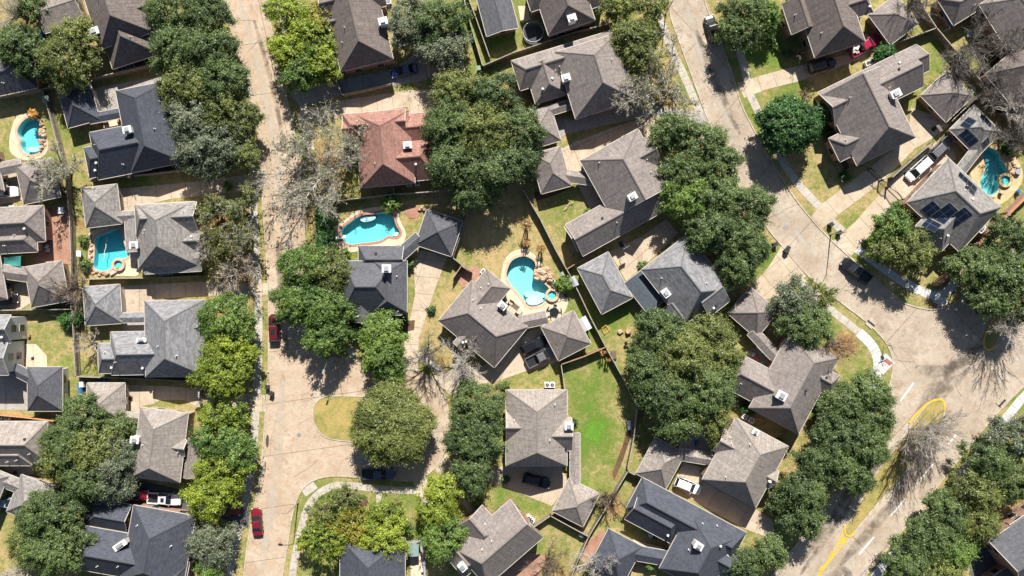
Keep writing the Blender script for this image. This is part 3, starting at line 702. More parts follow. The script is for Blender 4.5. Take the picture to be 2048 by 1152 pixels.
# pools: plaster basin, water, coping, deck
for k, p in enumerate(POOLS):
    w = p['w']; cx = sum(q[0] for q in w)/len(w); cy = sum(q[1] for q in w)/len(w)
    root = thing('swimming_pool', p['label'], 'pool', (cx, cy, 0), group='back garden swimming pools')
    mb = MB(); n = len(w); ar = sum(w[i-1][0]*w[i][1]-w[i][0]*w[i-1][1] for i in range(n))
    if ar < 0: w = w[::-1]
    steps = offset_loop(w, -.55)
    for i in range(n):
        j = (i+1) % n; a, b2 = w[i], w[j]; mb.face([(*b2, .05), (*a, .05), (*a, -1.5), (*b2, -1.5)])
    tess([w], -1.5, mb)
    mb.build('basin', 'plaster_pool', root)
    wi = offset_loop(w, -.012); wb = MB(); tess([wi], -.13, wb); lo_ = MB(); tess([wi], -1.488, lo_)
    for f in lo_.f: wb.face([lo_.v[i] for i in f][::-1])
    for i in range(n): j = (i+1) % n; wb.face([(*wi[i], -1.488), (*wi[j], -1.488), (*wi[j], -.13), (*wi[i], -.13)])
    wb.build('water', p['water'], root)
    for st, zz in p.get('steps', ()):
        q = px(st); q = [v_ if inside(v_, w) else v_ for v_ in q]; sb = MB(); sb.prism(smooth_loop(q, 1), -1.49, zz); sb.build('step', 'plaster_pool', root)
    outer = offset_loop(w, .42); cb = MB(); tess([outer, w], .09, cb)
    for i in range(n):
        j = (i+1) % n; cb.face([(*outer[i], .0), (*outer[j], .0), (*outer[j], .09), (*outer[i], .09)])
    cb.build('coping', p['cop'], root)
    dk = smooth_loop(px(p['deck']), 1); db = MB(); tess([dk, offset_loop(w, .3)], .05, db); struct(db.build('pool_deck', p['deckm']))
    if p['spa']:
        sx, sy, sr = p['spa']; q = P(sx, sy); r = sr/S
        sp = thing('hot_tub', 'round raised spa at the edge of the ' + p['label'].split(' with')[0].split(' set')[0].split(' beside')[0], 'spa', (q[0], q[1], 0), group='round pool spas')
        circ = [(q[0]+r*math.cos(TAU*i/28), q[1]+r*math.sin(TAU*i/28)) for i in range(28)]; oc = offset_loop(circ, .45)
        rb = MB(); tess([oc, circ], .55, rb)
        for i in range(28):
            j = (i+1) % 28
            rb.face([(*oc[i], 0), (*oc[j], 0), (*oc[j], .55), (*oc[i], .55)]); rb.face([(*circ[j], .06), (*circ[i], .06), (*circ[i], .55), (*circ[j], .55)])
        rb.build('rim', p['cop'] if k != 2 else 'coping_red', sp)
        sb = MB(); tess([circ], .125, sb); sb.build('shell', 'plaster_pool', sp)
        ci = offset_loop(circ, -.01); wb = MB(); wb.prism(ci, .135, .44); wb.build('water', 'water_spa', sp)
# ------------------------------------------------------------------ houses
class Block:
    """one roofed rectangle: u / v half lengths in metres about a world centre, ridge along one of them"""
    def __init__(s, spec, ang):
        kind, cx, cy, lu, lv, ax, ends, z = spec[:8]; o = spec[8] if len(spec) > 8 else {}
        s.kind, s.z, s.ends = kind, z + o.get('dz', 0), ends
        a = math.radians(o.get('a', ang)); u = Vector((math.cos(a), math.sin(a))); v = Vector((math.sin(a), -math.cos(a)))
        s.c = Vector(P(cx, cy, z)[:2]); lu, lv = LN(lu, z)/2, LN(lv, z)/2
        s.p, s.q, s.hl, s.hw = (u, v, lu, lv) if ax == 'u' else (v, u, lv, lu)
        s.t = math.tan(math.radians(o.get('pitch', {'m': 41, 'g': 38, 'b': 30, 'l': 10}[kind]))); s.f = o.get('f', .66 if kind == 'm' else 1.0)
        s.gd = o.get('gd'); s.mat = o.get('mat'); s.wall = o.get('wall')
        s.i0 = s.hw*s.f if ends[0] == 'h' else 0; s.i1 = s.hw*s.f if ends[1] == 'h' else 0
        s.r0, s.r1 = -s.hl+s.i0, s.hl-s.i1
        if s.r0 > s.r1: m = (s.r0+s.r1)/2; s.r0 = s.r1 = m
        s.rise = s.hw*s.t
    def W(s, a, b, z): p = s.c+s.p*a+s.q*b; return (p.x, p.y, z)
    def loc(s, x, y): d = Vector((x, y))-s.c; return d.dot(s.p), d.dot(s.q)
    def height(s, x, y):
        a, b = s.loc(x, y)
        if abs(a) > s.hl or abs(b) > s.hw: return -1
        h = (s.hw-abs(b))*s.t
        if s.i0: h = min(h, (a+s.hl)*s.rise/max(.01, s.r0+s.hl))
        if s.i1: h = min(h, (s.hl-a)*s.rise/max(.01, s.hl-s.r1))
        return s.z+h
    def inside(s, x, y, m=0.0):
        a, b = s.loc(x, y); return abs(a) < s.hl-m and abs(b) < s.hw-m
    def roof(s, mb):
        z, zr, T = s.z, s.z+s.rise, .20
        A, B, Cc, Dd = (-s.hl, -s.hw), (s.hl, -s.hw), (s.hl, s.hw), (-s.hl, s.hw)
        up = lambda q, zz, d=0: s.W(q[0], q[1], zz-d)
        r0, r1 = (s.r0, 0), (s.r1, 0)
        flip = s.p.x*s.q.y-s.p.y*s.q.x < 0
        def F(pts, mi=0): mb.face(pts[::-1] if flip else pts, mi)
        for d in (0, T):
            g = (lambda pts: F(pts)) if d == 0 else (lambda pts: F(pts[::-1], 1))
            same = abs(s.r0-s.r1) < 1e-4
            g([up(A, z, d), up(B, z, d), up(r1, zr, d)] + ([] if same else [up(r0, zr, d)]))
            g([up(Cc, z, d), up(Dd, z, d), up(r0, zr, d)] + ([] if same else [up(r1, zr, d)]))
            if s.i1: g([up(B, z, d), up(Cc, z, d), up(r1, zr, d)])
            if s.i0: g([up(Dd, z, d), up(A, z, d), up(r0, zr, d)])
        loop = [(A, z), (B, z)] + ([] if s.i1 else [(r1, zr)]) + [(Cc, z), (Dd, z)] + ([] if s.i0 else [(r0, zr)])
        for i in range(len(loop)):
            (a, za), (b, zb) = loop[i], loop[(i+1) % len(loop)]
            F([up(a, za, T), up(b, zb, T), up(b, zb), up(a, za)], 1)
        # ridge and hip caps
        cap = []
        if abs(s.r0-s.r1) > .05: cap.append((up(r0, zr), up(r1, zr)))
        if s.i0: cap += [(up(A, z), up(r0, zr)), (up(Dd, z), up(r0, zr))]
        if s.i1: cap += [(up(B, z), up(r1, zr)), (up(Cc, z), up(r1, zr))]
        if s.kind in 'mg':
            for a, b in cap:
                a, b = Vector(a), Vector(b); d = (b-a).normalized(); w = d.cross(Vector((0, 0, 1))).normalized()*.14
                up_ = Vector((0, 0, .045)); dn = Vector((0, 0, -.05))
                mb.face([a+w+dn, b+w+dn, b+up_, a+up_], 2); mb.face([a+up_, b+up_, b-w+dn, a-w+dn], 2)
    def gutter(s, others):
        out = []
        T = .10
        A, B, Cc, Dd = (-s.hl, -s.hw), (s.hl, -s.hw), (s.hl, s.hw), (-s.hl, s.hw)
        edges = [(A, B, (0, -1)), (Cc, Dd, (0, 1))]
        if s.i1: edges.append((B, Cc, (1, 0)))
        if s.i0: edges.append((Dd, A, (-1, 0)))
        for a, b, n in edges:
            n2 = s.p*n[0]+s.q*n[1]
            # keep only the runs that are not under a neighbour's roof
            N = 24; run = None; runs = []
            for i in range(N+1):
                q = (a[0]+(b[0]-a[0])*(i/N), a[1]+(b[1]-a[1])*(i/N)); w = s.W(q[0], q[1], s.z); w2 = Vector(w[:2])+n2*.08
                ok = not any(o.height(w2.x, w2.y) > s.z-.15 for o in others)
                if ok: run = [i, i] if run is None else [run[0], i]
                if (not ok or i == N) and run: runs.append(run); run = None
            for i0, i1 in runs:
                if i1-i0 < 1: continue
                p0 = Vector(s.W(a[0]+(b[0]-a[0])*i0/N, a[1]+(b[1]-a[1])*i0/N, 0)[:2]); p1 = Vector(s.W(a[0]+(b[0]-a[0])*i1/N, a[1]+(b[1]-a[1])*i1/N, 0)[:2])
                m = (p0+p1)/2+n2*(T/2+.002); d = p1-p0
                mb = MB(); out.append(mb); mb.box((m.x, m.y, s.z-.15), (d.length, T, .13), math.atan2(d.y, d.x))
        for e, i, sg in ((0, s.i0, -1), (1, s.i1, 1)):
            if i: continue
            # barge boards on a gable end
            for b in (-s.hw, s.hw):
                p0 = Vector(s.W(sg*(s.hl+.045), b, s.z-.19)); p1 = Vector(s.W(sg*(s.hl+.045), 0, s.z+s.rise-.19))
                w = s.p*.045; w3 = Vector((w.x, w.y, 0)); h = Vector((0, 0, .20))
                if any(o.height(*((p0+p1)/2)[:2]) > (p0.z+p1.z)/2 for o in others): continue
                mb = MB(); out.append(mb); mb.face([p0-w3+h, p1-w3+h, p1+w3+h, p0+w3+h]); mb.face([p0+w3*sg, p1+w3*sg, p1+w3*sg+h, p0+w3*sg+h])
        return out
    def walls(s, mb):
        i = .42 if s.kind != 'b' else .25
        a, b = s.hl-i, s.hw-i; zt = s.z-.19
        c = [(-a, -b), (a, -b), (a, b), (-a, b)]
        flip = s.p.x*s.q.y-s.p.y*s.q.x < 0
        for k in range(4):
            p, q = c[k], c[(k+1) % 4]
            pts = [s.W(*p, -.05), s.W(*q, -.05), s.W(*q, zt), s.W(*p, zt)]
            if (k == 1 and not s.i1) or (k == 3 and not s.i0):
                pts = pts[:3] + [s.W(p[0], 0, zt+b*s.t)] + pts[3:]
            mb.face(pts[::-1] if flip else pts, 0)

VENTS = {}
def window(parent, b, side, t, z, w=1.15, h=1.35, name='window'):
    """a framed window set 25 mm proud of a wall"""
    i = .42
    if side in 'ab': sg = -1 if side == 'a' else 1; c = b.W(sg*(b.hl-i), t, z); n = b.p*sg; al = b.q
    else: sg = -1 if side == 'c' else 1; c = b.W(t, sg*(b.hw-i), z); n = b.q*sg; al = b.p
    rz = math.atan2(al.y, al.x); c = Vector(c); n3 = Vector((n.x, n.y, 0))
    mb = MB(); q = c+n3*.03; mb.box((q.x, q.y, z), (w+.16, .09, h+.16), rz)
    o = mb.build(name, 'trim_cream', parent)
    mb = MB(); q = c+n3*.07; mb.box((q.x, q.y, z+.08), (w, .03, h), rz); mb.build('pane', 'glass_dark', o)

def house(label, roof, wall, ang, specs, chim=(), vents=4, seed=0, extra=None, trim='trim_cream', group='detached houses of the neighbourhood'):
    rng = random.Random(seed+hash(label) % 1 + len(label)*13+seed)
    bl = [Block(sp, ang) for sp in specs]
    for i, b in enumerate(bl): b.z += .011*i
    root = thing('house', label, 'house', (bl[0].c.x, bl[0].c.y, 0), group=group)
    main = None
    names = {'m': ('roof', 'wall'), 'g': ('garage_roof', 'garage_wall'), 'b': ('breezeway_roof', 'breezeway_wall'), 'l': ('patio_roof', 'patio_wall')}
    for i, b in enumerate(bl):
        rn, wn = names[b.kind]; mb = MB(); b.roof(mb); rm = b.mat or roof
        ro = mb.build(rn, [rm, trim, 'cap_'+rm], root)
        if i == 0: main = ro
        b.ob = ro; others = [o for o in bl if o is not b]
        for mb in b.gutter(others): mb.build('gutter', trim, ro)
        if b.kind in 'bl':
            for sx in (-1, 1):
                for sy in (-1, 1):
                    q = b.W(sx*(b.hl-.3), sy*(b.hw-.25), 0); mb = MB(); mb.box((q[0], q[1], 0), (.16, .16, b.z-.19), math.radians(ang)); mb.build('post', 'trim_cream', root)
        else:
            mb = MB(); b.walls(mb); mb.build(wn, b.wall or wall, root)
        if b.gd:
            side = b.gd; i_ = .42
            if side in 'ab': sg = -1 if side == 'a' else 1; c = Vector(b.W(sg*(b.hl-i_), 0, 0)); n = b.p*sg; al = b.q; L = b.hw
            else: sg = -1 if side == 'c' else 1; c = Vector(b.W(0, sg*(b.hw-i_), 0)); n = b.q*sg; al = b.p; L = b.hl
            c += Vector((n.x, n.y, 0))*.03; mb = MB(); mb.box((c.x, c.y, .02), (min(4.9, L*1.5), .07, 2.15), math.atan2(al.y, al.x)); mb.build('garage_door', 'garage_white', root)
        if b.kind in 'mg':
            cnt = 0
            for side in 'abcd':
                n = {'a': -b.p, 'b': b.p, 'c': -b.q, 'd': b.q}[side]
                if b.gd == side: continue
                half = b.hw if side in 'ab' else b.hl; m = half-1.3
                if m < .3: continue
                k = 1 if m < 2 else 2
                for t in ([0] if k == 1 else [-m*.6, m*.6]):
                    q = b.c + n*((b.hl if side in 'ab' else b.hw)+.2) + (b.q if side in 'ab' else b.p)*t
                    if any(o.inside(q.x, q.y) for o in others): continue
                    if n.dot(-b.c) < 0 and k == 2 and t > 0: continue
                    window(root, b, side, t, .95); cnt += 1
                    if b.z > 4.3: window(root, b, side, t, 3.1 if b.z < 5.2 else 3.4, h=1.2)
    top = lambda x, y: max(b.height(x, y) for b in bl)
    for c in chim:
        cx, cy = c[0], c[1]; w, d, h = (c[2:5] if len(c) > 4 else (1.25, .95, 1.5)); ca = math.radians(ang + (c[5] if len(c) > 5 else 0)); z = 7.0
        for _ in range(3):
            q = P(cx, cy, z); t = top(q[0], q[1]); z = (t if t > 0 else 3.6)+h
        zb = max(0.0, z-h-1.2) if t > 0 else 0
        mb = MB(); mb.box((q[0], q[1], zb), (w, d, z-zb), ca, 0); mb.box((q[0], q[1], z), (w+.24, d+.24, .12), ca, 1); mb.box((q[0], q[1], z+.12), (w*.45, d*.5, .22), ca, 2); mb.box((q[0], q[1], z+.34), (w*.6, d*.7, .05), ca, 3)
        mb.build('chimney', [('white_siding', 'vent_white', 'white_siding', 'trim_cream')[int(cx) % 4], 'vent_white', 'metal_dark', 'metal_light'], main)
    # soil stacks and roof vents
    mains = [b for b in bl if b.kind == 'm'] or bl
    for k in range(vents):
        b = mains[k % len(mains)]
        for _ in range(12):
            a, q = rng.uniform(-.7, .7)*b.hl, rng.choice((-1, 1))*rng.uniform(.25, .7)*b.hw; w = b.W(a, q, 0)
            if abs(top(w[0], w[1])-b.height(w[0], w[1])) < .02: break
        else: continue
        z = b.height(w[0], w[1]); mb = MB()
        if k % 3 == 2:
            mb.tube((w[0], w[1], z-.3), (w[0], w[1], z+.30), .16, .16, 10); mb.tube((w[0], w[1], z+.30), (w[0], w[1], z+.42), .24, .17, 10)
            mb.build('roof_vent', 'vent_white' if rng.random() < .5 else 'metal_dark', b.ob)
        else:
            mb.tube((w[0], w[1], z-.2), (w[0], w[1], z+.62), .065, .065, 7); mb.tube((w[0], w[1], z), (w[0], w[1], z+.12), .15, .08, 8)
            mb.build('vent_pipe', 'vent_white', b.ob)
    if extra: extra(root, bl)
    return root, bl

def hip(cx, cy, l, w, z=2.7, **o): return ('g', cx, cy, l, w, 'v', 'hh', z, o)
TAUPE, BROWN, LIGHT, GREY, COOL, SLATE, CHAR, RED = ['shingle_'+k for k in ('taupe', 'brown', 'light', 'grey', 'coolgrey', 'slate', 'charcoal', 'red')]

def solar(root, b, side, a0, a1, q0, q1):
    """a solar array lying on one slope of a block: along-ridge range and along-slope range as fractions"""
    mb = MB(); o = .10
    def pt(a, q):
        if side in 'cd': sg = -1 if side == 'c' else 1; w = b.W(a*b.hl, sg*(b.hw*(1-q)), b.z+b.rise*q+o)
        else: sg = -1 if side == 'a' else 1; i = b.i0 if sg < 0 else b.i1; w = b.W(sg*(b.hl-i*q), a*b.hw, b.z+b.rise*q+o)
        return Vector(w)
    q = [pt(a0, q0), pt(a1, q0), pt(a1, q1), pt(a0, q1)]
    n = (q[1]-q[0]).cross(q[2]-q[0])
    if n.z < 0: q = q[::-1]; n = -n
    n.normalize(); lo = [p-n*.07 for p in q]
    e = (q[1]-q[0]).normalized(); t = n.cross(e)
    mb.face(q, 0, [((p-q[0]).dot(e), (p-q[0]).dot(t)) for p in q])
    for i in range(4): j = (i+1) % 4; mb.face([lo[i], lo[j], q[j], q[i]], 1)
    mb.build('solar_panel', ['solar_cell', 'metal_light'], b.ob)

# ---- left edge
house('grey roofed house in deep tree shade behind the left back fence', CHAR, 'wall_brick', 12, [('m', 22, 150, 95, 72, 'u', 'gh', 3.0)], vents=2)
house('taupe roofed house under a bare tree with a white car at its side', TAUPE, 'wall_brick', 12, [hip(76, 362, 76, 80), ('b', 12, 336, 66, 26, 'u', 'gg', 2.6), ('m', -35, 345, 70, 90, 'v', 'hh', 3.0)], vents=2)
house('taupe roofed house beside the red brick terrace with a teal shade sail', TAUPE, 'wall_brick', 3, [('m', 25, 450, 128, 72, 'u', 'gh', 3.2), ('m', 28, 482, 92, 48, 'u', 'gh', 3.1)], vents=4)
house('taupe roofed house with a small yard gap below the teal shade sail', TAUPE, 'wall_brick', 10, [hip(93, 568, 76, 82), ('b', 28, 546, 62, 28, 'u', 'gg', 2.6, {'a': -8}), ('m', -30, 560, 75, 90, 'v', 'hh', 3.2)], vents=2)
house('tall white-walled house with blue-grey roof and charcoal garage wing', CHAR, 'wall_white', 0, [('m', -12, 658, 68, 56, 'u', 'gg', 5.6, {'mat': COOL}), ('m', -14, 715, 62, 70, 'u', 'gg', 5.5, {'mat': COOL, 'pitch': 30}), hip(90, 778, 70, 88, 2.8, gd='c', mat=CHAR), ('b', 40, 744, 64, 24, 'u', 'gg', 2.6, {'a': -27, 'mat': CHAR})], vents=3)
house('taupe roofed house below the orange cedar fence', LIGHT, 'wall_brick', 0, [('m', 25, 884, 140, 82, 'u', 'gh', 3.4), ('m', 28, 907, 70, 48, 'u', 'gh', 3.3)], vents=4)
house('grey roofed house with a pale blue vehicle in its carport gap', GREY, 'wall_tan', -22, [hip(62, 1000, 74, 80), ('b', 12, 962, 70, 28, 'u', 'gg', 2.6), ('m', -40, 985, 80, 100, 'v', 'hh', 3.0)], vents=2)
# ---- second column
house('brown roofed corner house with a white boxed chimney on its side wall', BROWN, 'wall_brick', 18, [('m', 232, 12, 112, 145, 'v', 'gh', 4.6), ('m', 263, 92, 100, 64, 'v', 'gh', 2.9, {'f': .8}), ('g', 118, 18, 84, 76, 'u', 'gg', 2.8, {'mat': TAUPE, 'pitch': 24}), ('m', 290, 20, 56, 44, 'u', 'gh', 4.0)], [(187, 62, 1.5, 1.0, 1.0)], 4)
house('slate blue roofed house with a separate hip garage and white garage door', SLATE, 'wall_brick', 11, [('m', 300, 253, 108, 166, 'v', 'hh', 3.6), hip(158, 211, 66, 76, a=15, gd='d'), ('b', 220, 230, 84, 20, 'u', 'gg', 2.5), ('m', 241, 302, 108, 96, 'u', 'hg', 3.2), ('m', 205, 320, 64, 62, 'u', 'hg', 3.0)], [(254, 259)], 6)
house('taupe grey roofed house wrapped around the deep blue pool', GREY, 'wall_tan', 3, [('m', 333, 470, 118, 128, 'v', 'hh', 4.6), hip(203, 412, 72, 80, a=7, gd='b'), ('b', 252, 432, 66, 20, 'u', 'gg', 2.6), ('m', 333, 438, 124, 62, 'u', 'hg', 5.0), ('m', 367, 484, 74, 46, 'u', 'gg', 4.5), ('m', 345, 520, 114, 50, 'u', 'hg', 4.2, {'pitch': 20}), ('l', 268, 470, 34, 66, 'v', 'gg', 2.6)], [(267, 490)], 5)
house('grey roofed house with three west hips and stubby double flue', COOL, 'wall_tan', 1, [('m', 350, 677, 120, 152, 'v', 'hh', 4.2), hip(205, 610, 74, 78, a=4, gd='d'), ('b', 266, 635, 84, 20, 'u', 'gg', 2.5), ('m', 282, 706, 120, 86, 'u', 'hg', 3.2), ('m', 235, 716, 76, 60, 'u', 'hg', 2.9), ('m', 388, 655, 52, 40, 'u', 'gh', 3.9)], [(283, 680, 1.5, .5, .8)], 7)
house('pale grey roofed house with one small east dormer beside the truck driveway', LIGHT, 'wall_tan', -7, [('m', 320, 890, 97, 140, 'v', 'hh', 4.4), hip(212, 806, 76, 80, a=0, gd='b'), ('b', 263, 834, 40, 18, 'u', 'gg', 2.5), ('m', 346, 893, 52, 32, 'u', 'gg', 4.6), ('m', 383, 915, 36, 78, 'v', 'gg', 2.8)], [(269, 880)], 3)
house('slate blue roofed house with long white slanted chimney at the lower left', SLATE, 'wall_brick', -10, [('m', 316, 1095, 126, 150, 'v', 'hh', 3.8), ('m', 225, 1106, 130, 88, 'u', 'hg', 3.2), ('g', 215, 1030, 88, 56, 'u', 'hg', 2.8), ('m', 345, 1145, 60, 50, 'u', 'gh', 3.4)], [(239, 1091, 2.2, .8, 1.3, 45)], 5)
# ---- middle columns
house('brown roofed two storey house beside the yellow-green street trees', BROWN, 'wall_brick', 13.5, [('m', 716, 56, 108, 152, 'v', 'gh', 5.0), ('m', 705, 0, 128, 54, 'u', 'gg', 4.9), ('m', 672, 48, 66, 48, 'u', 'gg', 4.5), hip(886, 110, 70, 82, gd='a')], [(766, 42, 1.3, 1.0, 2.2)], 6)
house('reddish brown roofed house with white chimney and twin condensers', RED, 'wall_pink', 5, [('m', 770, 298, 108, 146, 'v', 'hh', 3.8), ('m', 750, 252, 126, 58, 'u', 'hg', 3.7), ('m', 822, 320, 98, 84, 'u', 'gh', 3.0), ('g', 838, 258, 62, 64, 'u', 'gg', 2.8), ('m', 722, 258, 70, 38, 'u', 'gh', 3.7)], [(815, 290)], 6)
house('slate roofed house joined by an angled passage to its garage beside the red coping pool', CHAR, 'wall_brick', 0, [('m', 738, 574, 108, 104, 'u', 'hh', 4.4), ('m', 779, 573, 70, 104, 'v', 'hh', 4.3), hip(878, 466, 76, 74, a=-18, gd='d'), ('b', 812, 499, 74, 26, 'u', 'gg', 2.7, {'a': 42}), ('m', 762, 520, 90, 56, 'u', 'hg', 3.0), ('m', 724, 622, 40, 44, 'v', 'gg', 4.0), ('m', 793, 616, 20, 28, 'v', 'gg', 4.2)], [(773, 537, 1.3, 1.1, 2.0)], 5)
house('taupe grey roofed house in the centre beside the bright aqua pool', TAUPE, 'wall_tan', -39.7, [('m', 966, 648, 146, 105, 'u', 'hh', 3.2, {'f': .72}), ('m', 970, 590, 62, 84, 'v', 'hg', 3.1), hip(1132, 671, 73, 76, a=27.6, gd='a'), ('b', 1066, 640, 56, 26, 'u', 'gg', 2.6, {'a': 12}), ('m', 926, 679, 22, 34, 'v', 'gg', 3.3)], [(1005, 611)], 6)
house('light taupe roofed house beside the vivid green lawn', LIGHT, 'wall_brick', 0, [('m', 1073, 856, 122, 152, 'v', 'hh', 4.8, {'f': .6}), ('m', 1050, 852, 74, 62, 'u', 'gg', 4.8), hip(1152, 1005, 69, 74, a=-27, gd='a'), ('b', 1150, 915, 20, 98, 'v', 'gg', 2.6), ('m', 1112, 868, 62, 66, 'u', 'gg', 4.75)], [(1138, 853)], 5)
house('taupe roofed house with red brick walls and a white chimney by the brick drive', TAUPE, 'wall_brick', -49, [('m', 997, 1086, 100, 150, 'v', 'gh', 4.4), ('m', 962, 1056, 66, 64, 'u', 'gh', 4.2), ('m', 930, 1115, 60, 56, 'u', 'gh', 3.4)], [(925, 1134)], 4)
house('slate roofed house shaded by bright green trees at the bottom edge', SLATE, 'wall_brick', 0, [('m', 745, 1140, 130, 128, 'v', 'hh', 4.2), ('m', 737, 1160, 60, 50, 'v', 'gg', 4.4)], (), 2)
house('dark grey garage roof standing in the upper yard left of the trampoline', CHAR, 'wall_brick', 15, [('g', 993, 18, 66, 96, 'v', 'gg', 2.8, {'pitch': 18})], (), 0, group='detached garages')
house('dark brown roofed house with a white chimney above the trampoline yard', BROWN, 'wall_brick', 18.5, [('m', 1126, 2, 98, 112, 'v', 'gh', 4.8), ('m', 1078, -8, 50, 50, 'u', 'hg', 4.4), ('m', 1185, -15, 40, 60, 'u', 'gg', 4.0)], [(1144, 36)], 1)
house('broad taupe roofed house with copper-capped vents right of the trampoline', TAUPE, 'wall_brick', 17, [('m', 1192, 152, 128, 140, 'v', 'hh', 4.6), ('m', 1131, 121, 208, 62, 'u', 'hh', 3.4), ('m', 1094, 163, 70, 72, 'v', 'gh', 3.2), ('b', 1124, 214, 84, 20, 'u', 'gg', 2.6), hip(1080, 256, 66, 72, gd='b')], [(1132, 155)], 6)
house('taupe roofed house with a detached garage above the fenced lawn strip', TAUPE, 'wall_brick', 29, [('m', 1250, 347, 132, 132, 'v', 'hg', 4.0), ('m', 1238, 431, 205, 72, 'u', 'gh', 3.2), hip(1102, 340, 62, 82, a=15, gd='b'), ('b', 1164, 356, 80, 24, 'u', 'gg', 2.6, {'a': -8}), ('m', 1165, 466, 52, 56, 'u', 'gg', 3.1), ('m', 1272, 322, 84, 64, 'u', 'gg', 3.9)], [(1265, 393)], 7)
house('cool grey roofed house with a wide flat blue-grey link to its hip garage', COOL, 'wall_brick', -52, [('m', 1372, 559, 140, 118, 'u', 'hh', 4.4), ('l', 1292, 581, 76, 52, 'u', 'gg', 2.8, {'mat': 'shingle_bluegrey'}), hip(1210, 566, 70, 104, 2.8, a=28, gd='b'), ('m', 1352, 622, 40, 44, 'u', 'gg', 3.6), ('m', 1418, 590, 70, 52, 'v', 'gg', 4.2)], [(1332, 586)], 6)
# ---- right
house('taupe roofed L shaped house inside the curved white pavement', TAUPE, 'wall_brick', -28, [('m', 1588, 766, 112, 172, 'v', 'hh', 4.0), hip(1507, 625, 76, 70, a=-41, gd='b'), ('b', 1530, 690, 78, 24, 'u', 'gg', 2.7, {'a': -47}), ('m', 1505, 762, 118, 74, 'u', 'hg', 3.2), ('m', 1640, 757, 66, 46, 'u', 'gh', 3.8), ('m', 1560, 805, 60, 52, 'u', 'gg', 3.7), ('m', 1622, 715, 44, 40, 'u', 'gg', 3.7)], [(1563, 791, 1.5, 1.2, 1.5)], 6)
house('pale grey roofed house with the white suv parked at its garage', LIGHT, 'wall_brick', -28.5, [('m', 1491, 926, 121, 140, 'v', 'hh', 4.6), hip(1321, 927, 68, 82, gd='b'), ('m', 1470, 897, 76, 48, 'u', 'gg', 4.5), ('m', 1530, 950, 40, 40, 'u', 'gg', 4.3), ('b', 1394, 914, 76, 24, 'u', 'gg', 2.7, {'a': -9})], [(1511, 864, .9, .8, .9)], 6)
house('long slate blue roofed house with courtyard patio at the bottom edge', SLATE, 'wall_pink', -28, [('m', 1372, 1042, 236, 72, 'u', 'hh', 3.2), ('m', 1398, 1106, 112, 128, 'v', 'hh', 4.0), ('m', 1310, 1034, 104, 64, 'u', 'gh', 3.1), hip(1230, 1116, 78, 92), ('b', 1295, 1110, 94, 30, 'u', 'gg', 2.7, {'a': -10}), ('m', 1445, 1122, 60, 60, 'u', 'gh', 3.5)], [(1397, 1092)], 6)
house('brown roofed house whose driveway holds the red pickup and black suv', BROWN, 'wall_brick', 18, [('m', 1657, 28, 106, 150, 'v', 'gh', 4.8), ('m', 1600, 30, 56, 64, 'v', 'gg', 4.4), hip(1787, 39, 70, 74, a=36.5, mat=TAUPE, gd='a'), ('m', 1710, 10, 60, 50, 'u', 'gh', 4.2)], (), 4)
house('taupe roofed house with long north wing and diamond white chimney', TAUPE, 'wall_brick', 26, [('m', 1738, 232, 130, 158, 'v', 'gh', 4.4), ('m', 1741, 179, 195, 82, 'u', 'gg', 3.6), ('m', 1796, 139, 110, 58, 'u', 'gg', 3.58), hip(1893, 192, 74, 74, a=44, gd='d'), ('m', 1700, 285, 70, 52, 'u', 'hg', 4.0)], [(1792, 187, 1.5, 1.1, 1.8)], 6)
def sol(root, bl):
    m = bl[0]; solar(root, m, 'a' if False else 'c', -.62, -.25, .15, .62); solar(root, m, 'd', -.15, .30, .14, .66); solar(root, m, 'd', .34, .62, .10, .45)
    g = bl[1]
    solar(root, g, 'c', -.35, .10, .10, .62); solar(root, g, 'd', -.45, .25, .10, .60); solar(root, g, 'a', -.42, .30, .12, .55)
def sol6(root, bl):
    m, g = bl[0], bl[2]
    # west slope of the main block, the front gable and the pool side
    solar(root, m, SIDE(m, -1, -.4), -.30, .02, .16, .70); solar(root, m, SIDE(m, -1, -.4), .04, .34, .30, .86) ; solar(root, m, SIDE(m, -1, -.4), -.62, -.32, .10, .46)
    solar(root, m, SIDE(m, 1, .5), -.55, .12, .12, .36); solar(root, m, SIDE(m, 1, .5), -.25, .10, .38, .58)
    f = bl[1]; solar(root, f, SIDE(f, -1, .1), -.75, -.08, .15, .78); solar(root, f, SIDE(f, -1, .1), 0.02, .80, .15, .85)
    solar(root, g, SIDE(g, -1, -.4), -.5, .35, .08, .55); solar(root, g, SIDE(g, -1, 1), -.5, .2, .2, .62); solar(root, g, SIDE(g, 1, .5), -.45, .3, .10, .48); solar(root, g, SIDE(g, 1, -1), -.45, .05, .12, .5)
def SIDE(b, dx, dy):
    """which slope of a block faces the map direction (dx right, dy up)"""
    d = Vector((dx, dy)); best = None
    for k, n in (('a', -b.p), ('b', b.p), ('c', -b.q), ('d', b.q)):
        if k == 'a' and not b.i0 or k == 'b' and not b.i1: continue
        if best is None or n.dot(d) > best[0]: best = (n.dot(d), k)
    return best[1]
house('grey roofed house carrying dark solar panels beside the winding teal pool', GREY, 'wall_brick', 47, [('m', 1908, 410, 122, 144, 'v', 'hh', 4.6), ('m', 1878, 455, 62, 72, 'u', 'hg', 4.4), hip(1951, 262, 70, 78, a=45), ('b', 1936, 322, 22, 62, 'v', 'gg', 2.7, {'a': -38})], [(1970, 455, 1.3, 1.0, .6)], 6, extra=sol6)
house('taupe roofed house with a dark blue metal patio cover at the top right', TAUPE, 'wall_brick', 32, [('m', 1925, 2, 82, 64, 'u', 'hh', 3.2)], (), 1)
